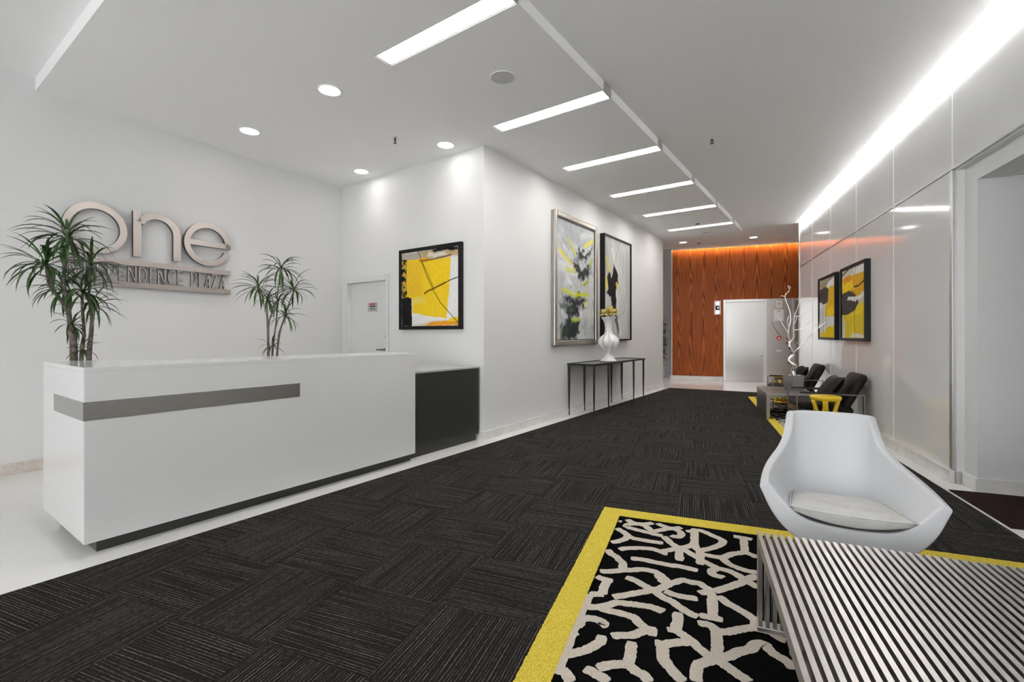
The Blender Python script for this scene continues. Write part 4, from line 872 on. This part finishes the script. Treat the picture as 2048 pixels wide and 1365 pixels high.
obj('column', MB().tube([(0, 0, .01), (0, 0, .2)], .03, 20), M['chrome'], T, smooth=True)
obj('base_disc', MB().lathe([(0, 0), (.24, 0), (.24, .008), (.2, .016), (.04, .03), (0, .03)], 48), M['chrome'], T, smooth=True)
# ================================================================== FAR LOUNGE GROUP
LZ = .0156
tx, ty = fr(2.72, -1.02)
ZT = .38
T = thing('coffee_table', 'brushed steel waterfall coffee table between the two armchairs', 'coffee table', (tx, ty, LZ), TH)
TW, TLN, TH_ = .66, 1.13, .05
obj('top', MB().box(0, TW, 0, TLN, ZT-LZ-TH_, ZT-LZ), M['tsteel'], T, bevel=.003)
obj('side_panel', MB().box(0, TH_, 0, TLN, 0, ZT-LZ-TH_), M['tsteel'], T, bevel=.003)
obj('side_panel', MB().box(TW-TH_, TW, 0, TLN, 0, ZT-LZ-TH_), M['tsteel'], T, bevel=.003)
def armchair(label, s_near, wd=.60):
    x, y = fr(s_near+wd/2, -.43); A = thing('armchair', label, 'armchair', (x, y, LZ), TH)
    # local x: -front .. +back (towards wall), y: width
    for sy in (-1, 1):
        y0 = sy*(wd/2)
        obj('side_frame', MB().bar((-.35, y0, 0), (-.35, y0, .485), .012, .035, (0, 1, 0)).bar((.36, y0, 0), (.36, y0, .485), .012, .035, (0, 1, 0)).bar((-.356, y0, .485), (.366, y0, .485), .035, .012).bar((-.35, y0, .006), (.36, y0, .006), .035, .012), M['dsteel'], A, bevel=.001)
        obj('arm_pad', MB().box(-.32, .22, y0-.022, y0+.022, .491, .505), M['leather'], A, bevel=.004)
    obj('seat_rail', MB().bar((-.34, -wd/2, .25), (-.34, wd/2, .25), .012, .04).bar((.30, -wd/2, .18), (.30, wd/2, .18), .012, .04).bar((-.34, -wd/2+.02, .25), (.30, -wd/2+.02, .18), .012, .04).bar((-.34, wd/2-.02, .25), (.30, wd/2-.02, .18), .012, .04), M['chrome'], A)
    def slab(name, p, q, th, hw, crown=.02):
        p, q = Vector(p), Vector(q); d = (q-p); nn = Vector((-d.z, 0, d.x)).normalized(); g1, g2 = [], []
        n1, n2 = 7, 7
        for i in range(n1):
            r1, r2 = [], []
            for j in range(n2):
                t, u = i/(n1-1), -1+2*j/(n2-1); ed = (1-max(abs(2*t-1), abs(u))**5)
                b = p+d*t+Vector((0, u*hw, 0)); r1.append(b+nn*(th/2*.75+crown*ed)); r2.append(b-nn*(th/2*.75+crown*.4*ed))
            g1.append(r1); g2.append(r2)
        mb = MB().grid(g1).grid([r[::-1] for r in g2]); pr = lambda g: [g[0][i] for i in range(n2)]+[g[j][n2-1] for j in range(1, n1)]+[g[n1-1][i] for i in range(n2-2, -1, -1)]+[g[j][0] for j in range(n1-2, 0, -1)]
        a_, b_ = pr(g1), pr(g2); k = len(mb.v); mb.v += [tuple(z) for z in a_+b_]; n = len(a_); mb.f += [(k+i, k+(i+1) % n, k+n+(i+1) % n, k+n+i) for i in range(n)]
        me = mb.mesh(name, True); bm = bmesh.new(); bm.from_mesh(me); bmesh.ops.remove_doubles(bm, verts=bm.verts, dist=1e-4); bmesh.ops.recalc_face_normals(bm, faces=bm.faces); bm.to_mesh(me); bm.free()
        me.polygons.foreach_set('use_smooth', [True]*len(me.polygons))
        o = obj(name, me, M['leather'], A); md = o.modifiers.new('s', 'SUBSURF'); md.levels = md.render_levels = 2; return o
    slab('seat_cushion', (-.36, 0, .335), (.28, 0, .27), .13, wd/2-.03)
    slab('back_cushion', (.17, 0, .28), (.395, 0, .735), .12, wd/2-.03)
    return A
armchair('black leather armchair with steel arms beside the yellow stool', 1.88)
armchair('black leather armchair with steel arms beyond the coffee table', 3.87)
def pillow(label, s, t):
    x, y = fr(s, t); P = thing('throw_pillow', label, 'pillow', (x, y, .385), TH)
    g1, g2 = [], []
    for i in range(11):
        r1, r2 = [], []
        for j in range(11):
            a_, b_ = -1+2*i/10, -1+2*j/10; hgt = .075*((1-a_**4)*(1-b_**4))**.6; k = 1-.08*(1-abs(a_))*abs(b_)-.08*(1-abs(b_))*abs(a_)
            ux, uz = b_*.21*k, a_*.19*k
            # leaning plane: tilt back 38 deg
            cz, sz = math.cos(math.radians(55)), math.sin(math.radians(55))
            for g_, sg_ in ((r1, 1), (r2, -1)):
                n_ = hgt*sg_; g_.append((uz*cz-n_*sz+.04, ux, .17+uz*sz+n_*cz))
        g1.append(r1); g2.append(r2)
    o = obj('cover', MB().grid(g1).grid([r[::-1] for r in g2]), M['leather'], P, smooth=True)
    return P
pillow('black leather pillow on the armchair beside the yellow stool', 2.16, -.40)
pillow('black leather pillow on the armchair beyond the coffee table', 4.15, -.40)
def stool(label, s, t, m, h_=.49):
    x, y = fr(s, t); S_ = thing('drum_stool', label, 'stool', (x, y, LZ), TH)
    R = .165
    obj('seat', MB().lathe([(0, h_-.055), (R*.88, h_-.055), (R*.97, h_-.04), (R, h_-.02), (R*.98, h_-.006), (R*.9, h_), (0, h_)], 48), m, S_, smooth=True)
    obj('base_ring', MB().lathe([(R*.62, 0), (R*.95, 0), (R*.97, .012), (R*.93, .03), (R*.62, .03)], 48), m, S_, smooth=True)
    for k in range(6):
        an = math.pi/3*k+.3; mb = MB()
        rad = lambda z: R*(.62+.30*abs((z-.22)/.24)**1.7)
        for sg_ in (-1, 1):          # leg splits round a long slot
            path = []; 
            for i in range(13):
                z = .02+(h_-.07)*i/12; sp = .020*max(0, 1-abs((z-.19)/.15)**2.5)+.012
                q = an+sg_*sp/rad(z); path.append((rad(z)*math.cos(q), rad(z)*math.sin(q), z))
            mb.tube(path, [.017-.004*math.sin(math.pi*i/12) for i in range(13)], 8)
        obj('leg', mb, m, S_, smooth=True)
    return S_
stool('yellow drum stool with slotted curved legs beside the nearer armchair and white chair', 1.655, -.52, M['yellow'])
stool('gold toned drum stool behind the steel coffee table', 4.68, -.50, M['gold'])
# silver branch in a tapered metal pot on the coffee table
px_, py_ = fr(3.40, -.56)
P = thing('metal_pot', 'tapered square mirror-steel pot on the coffee table', 'pot', (px_, py_, ZT), TH)
r0, r1, hp_ = .088, .104, .235
def sqr(r, z): return [(-r, -r, z), (r, -r, z), (r, r, z), (-r, r, z)]
mb = MB(); mb.v = sqr(r0, 0)+sqr(r1, hp_)+sqr(r1-.01, hp_)+sqr(r1-.012, hp_-.03)
mb.f = [(3, 2, 1, 0)]+[(a_+i, a_+(i+1) % 4, a_+4+(i+1) % 4, a_+4+i) for a_ in (0, 4, 8) for i in range(4)]+[(12, 13, 14, 15)]
obj('body', mb, mat('grey_mirror_steel', (.42, .42, .43), .15, 1.), P, rz=math.radians(30))
B = thing('silver_branch', 'bare silver-leafed branch sculpture standing in the metal pot', 'branch', (px_, py_, ZT+hp_-.035), TH)
BR = [([(1160, 1180), (1150, 1130), (1163, 1090), (1115, 1050), (1150, 1000), (1120, 940), (1125, 900)], .028, .018, 0),
      ([(1125, 905), (1110, 850), (1110, 790), (1100, 730), (1115, 690)], .014, .006, -.05), ([(1125, 905), (1155, 860), (1160, 810), (1195, 800), (1230, 770)], .013, .004, -.08),
      ([(1155, 860), (1155, 780), (1165, 700), (1195, 620), (1230, 540)], .010, .003, .10), ([(1110, 800), (1130, 720), (1120, 640), (1090, 560), (1090, 520), (1120, 490), (1110, 450)], .011, .003, .02),
      ([(1130, 920), (1080, 880), (1030, 830), (985, 770), (972, 735)], .010, .003, -.1), ([(1150, 990), (1180, 960), (1240, 900), (1290, 840), (1340, 790), (1395, 745)], .011, .003, -.12),
      ([(1290, 840), (1300, 790), (1305, 750)], .005, .002, -.12), ([(1340, 790), (1345, 750)], .004, .002, -.12), ([(1110, 830), (1080, 780), (1055, 730), (1030, 690)], .008, .003, .1), ([(1160, 760), (1185, 690), (1150, 660)], .006, .002, .1),
      ([(1165, 700), (1210, 690), (1260, 660)], .005, .002, .05), ([(1180, 960), (1160, 920), (1210, 880)], .005, .002, -.12), ([(1090, 540), (1055, 530), (1045, 545)], .004, .002, .02), ([(1030, 830), (1000, 810)], .004, .002, -.1), ([(1115, 480), (1130, 465), (1110, 445)], .003, .002, .02), ([(1195, 800), (1260, 760), (1275, 735)], .004, .002, -.08)]
for k, (pts, a0, a1, dy) in enumerate(BR):
    P3 = []
    for i, (x, y) in enumerate(pts):
        t, z = RE(1300+x/4.015, 460+y/4.015, 3.40); f_ = dy*i/max(1, len(pts)-1) if k else .02*math.sin(i*2.1)
        if k in (7, 8): f_ = dy
        P3.append(Vector((t+.56, f_, z-(ZT+hp_-.035))))
    if k == 0: P3[0] = Vector((P3[0].x, 0, -.0))
    cp = catmull(P3, 5); n = len(cp)
    obj('trunk' if k == 0 else 'branch', MB().tube(cp, [1.25*(a0+(a1-a0)*i/(n-1)) for i in range(n)], 7), M['silver'], B, smooth=True)
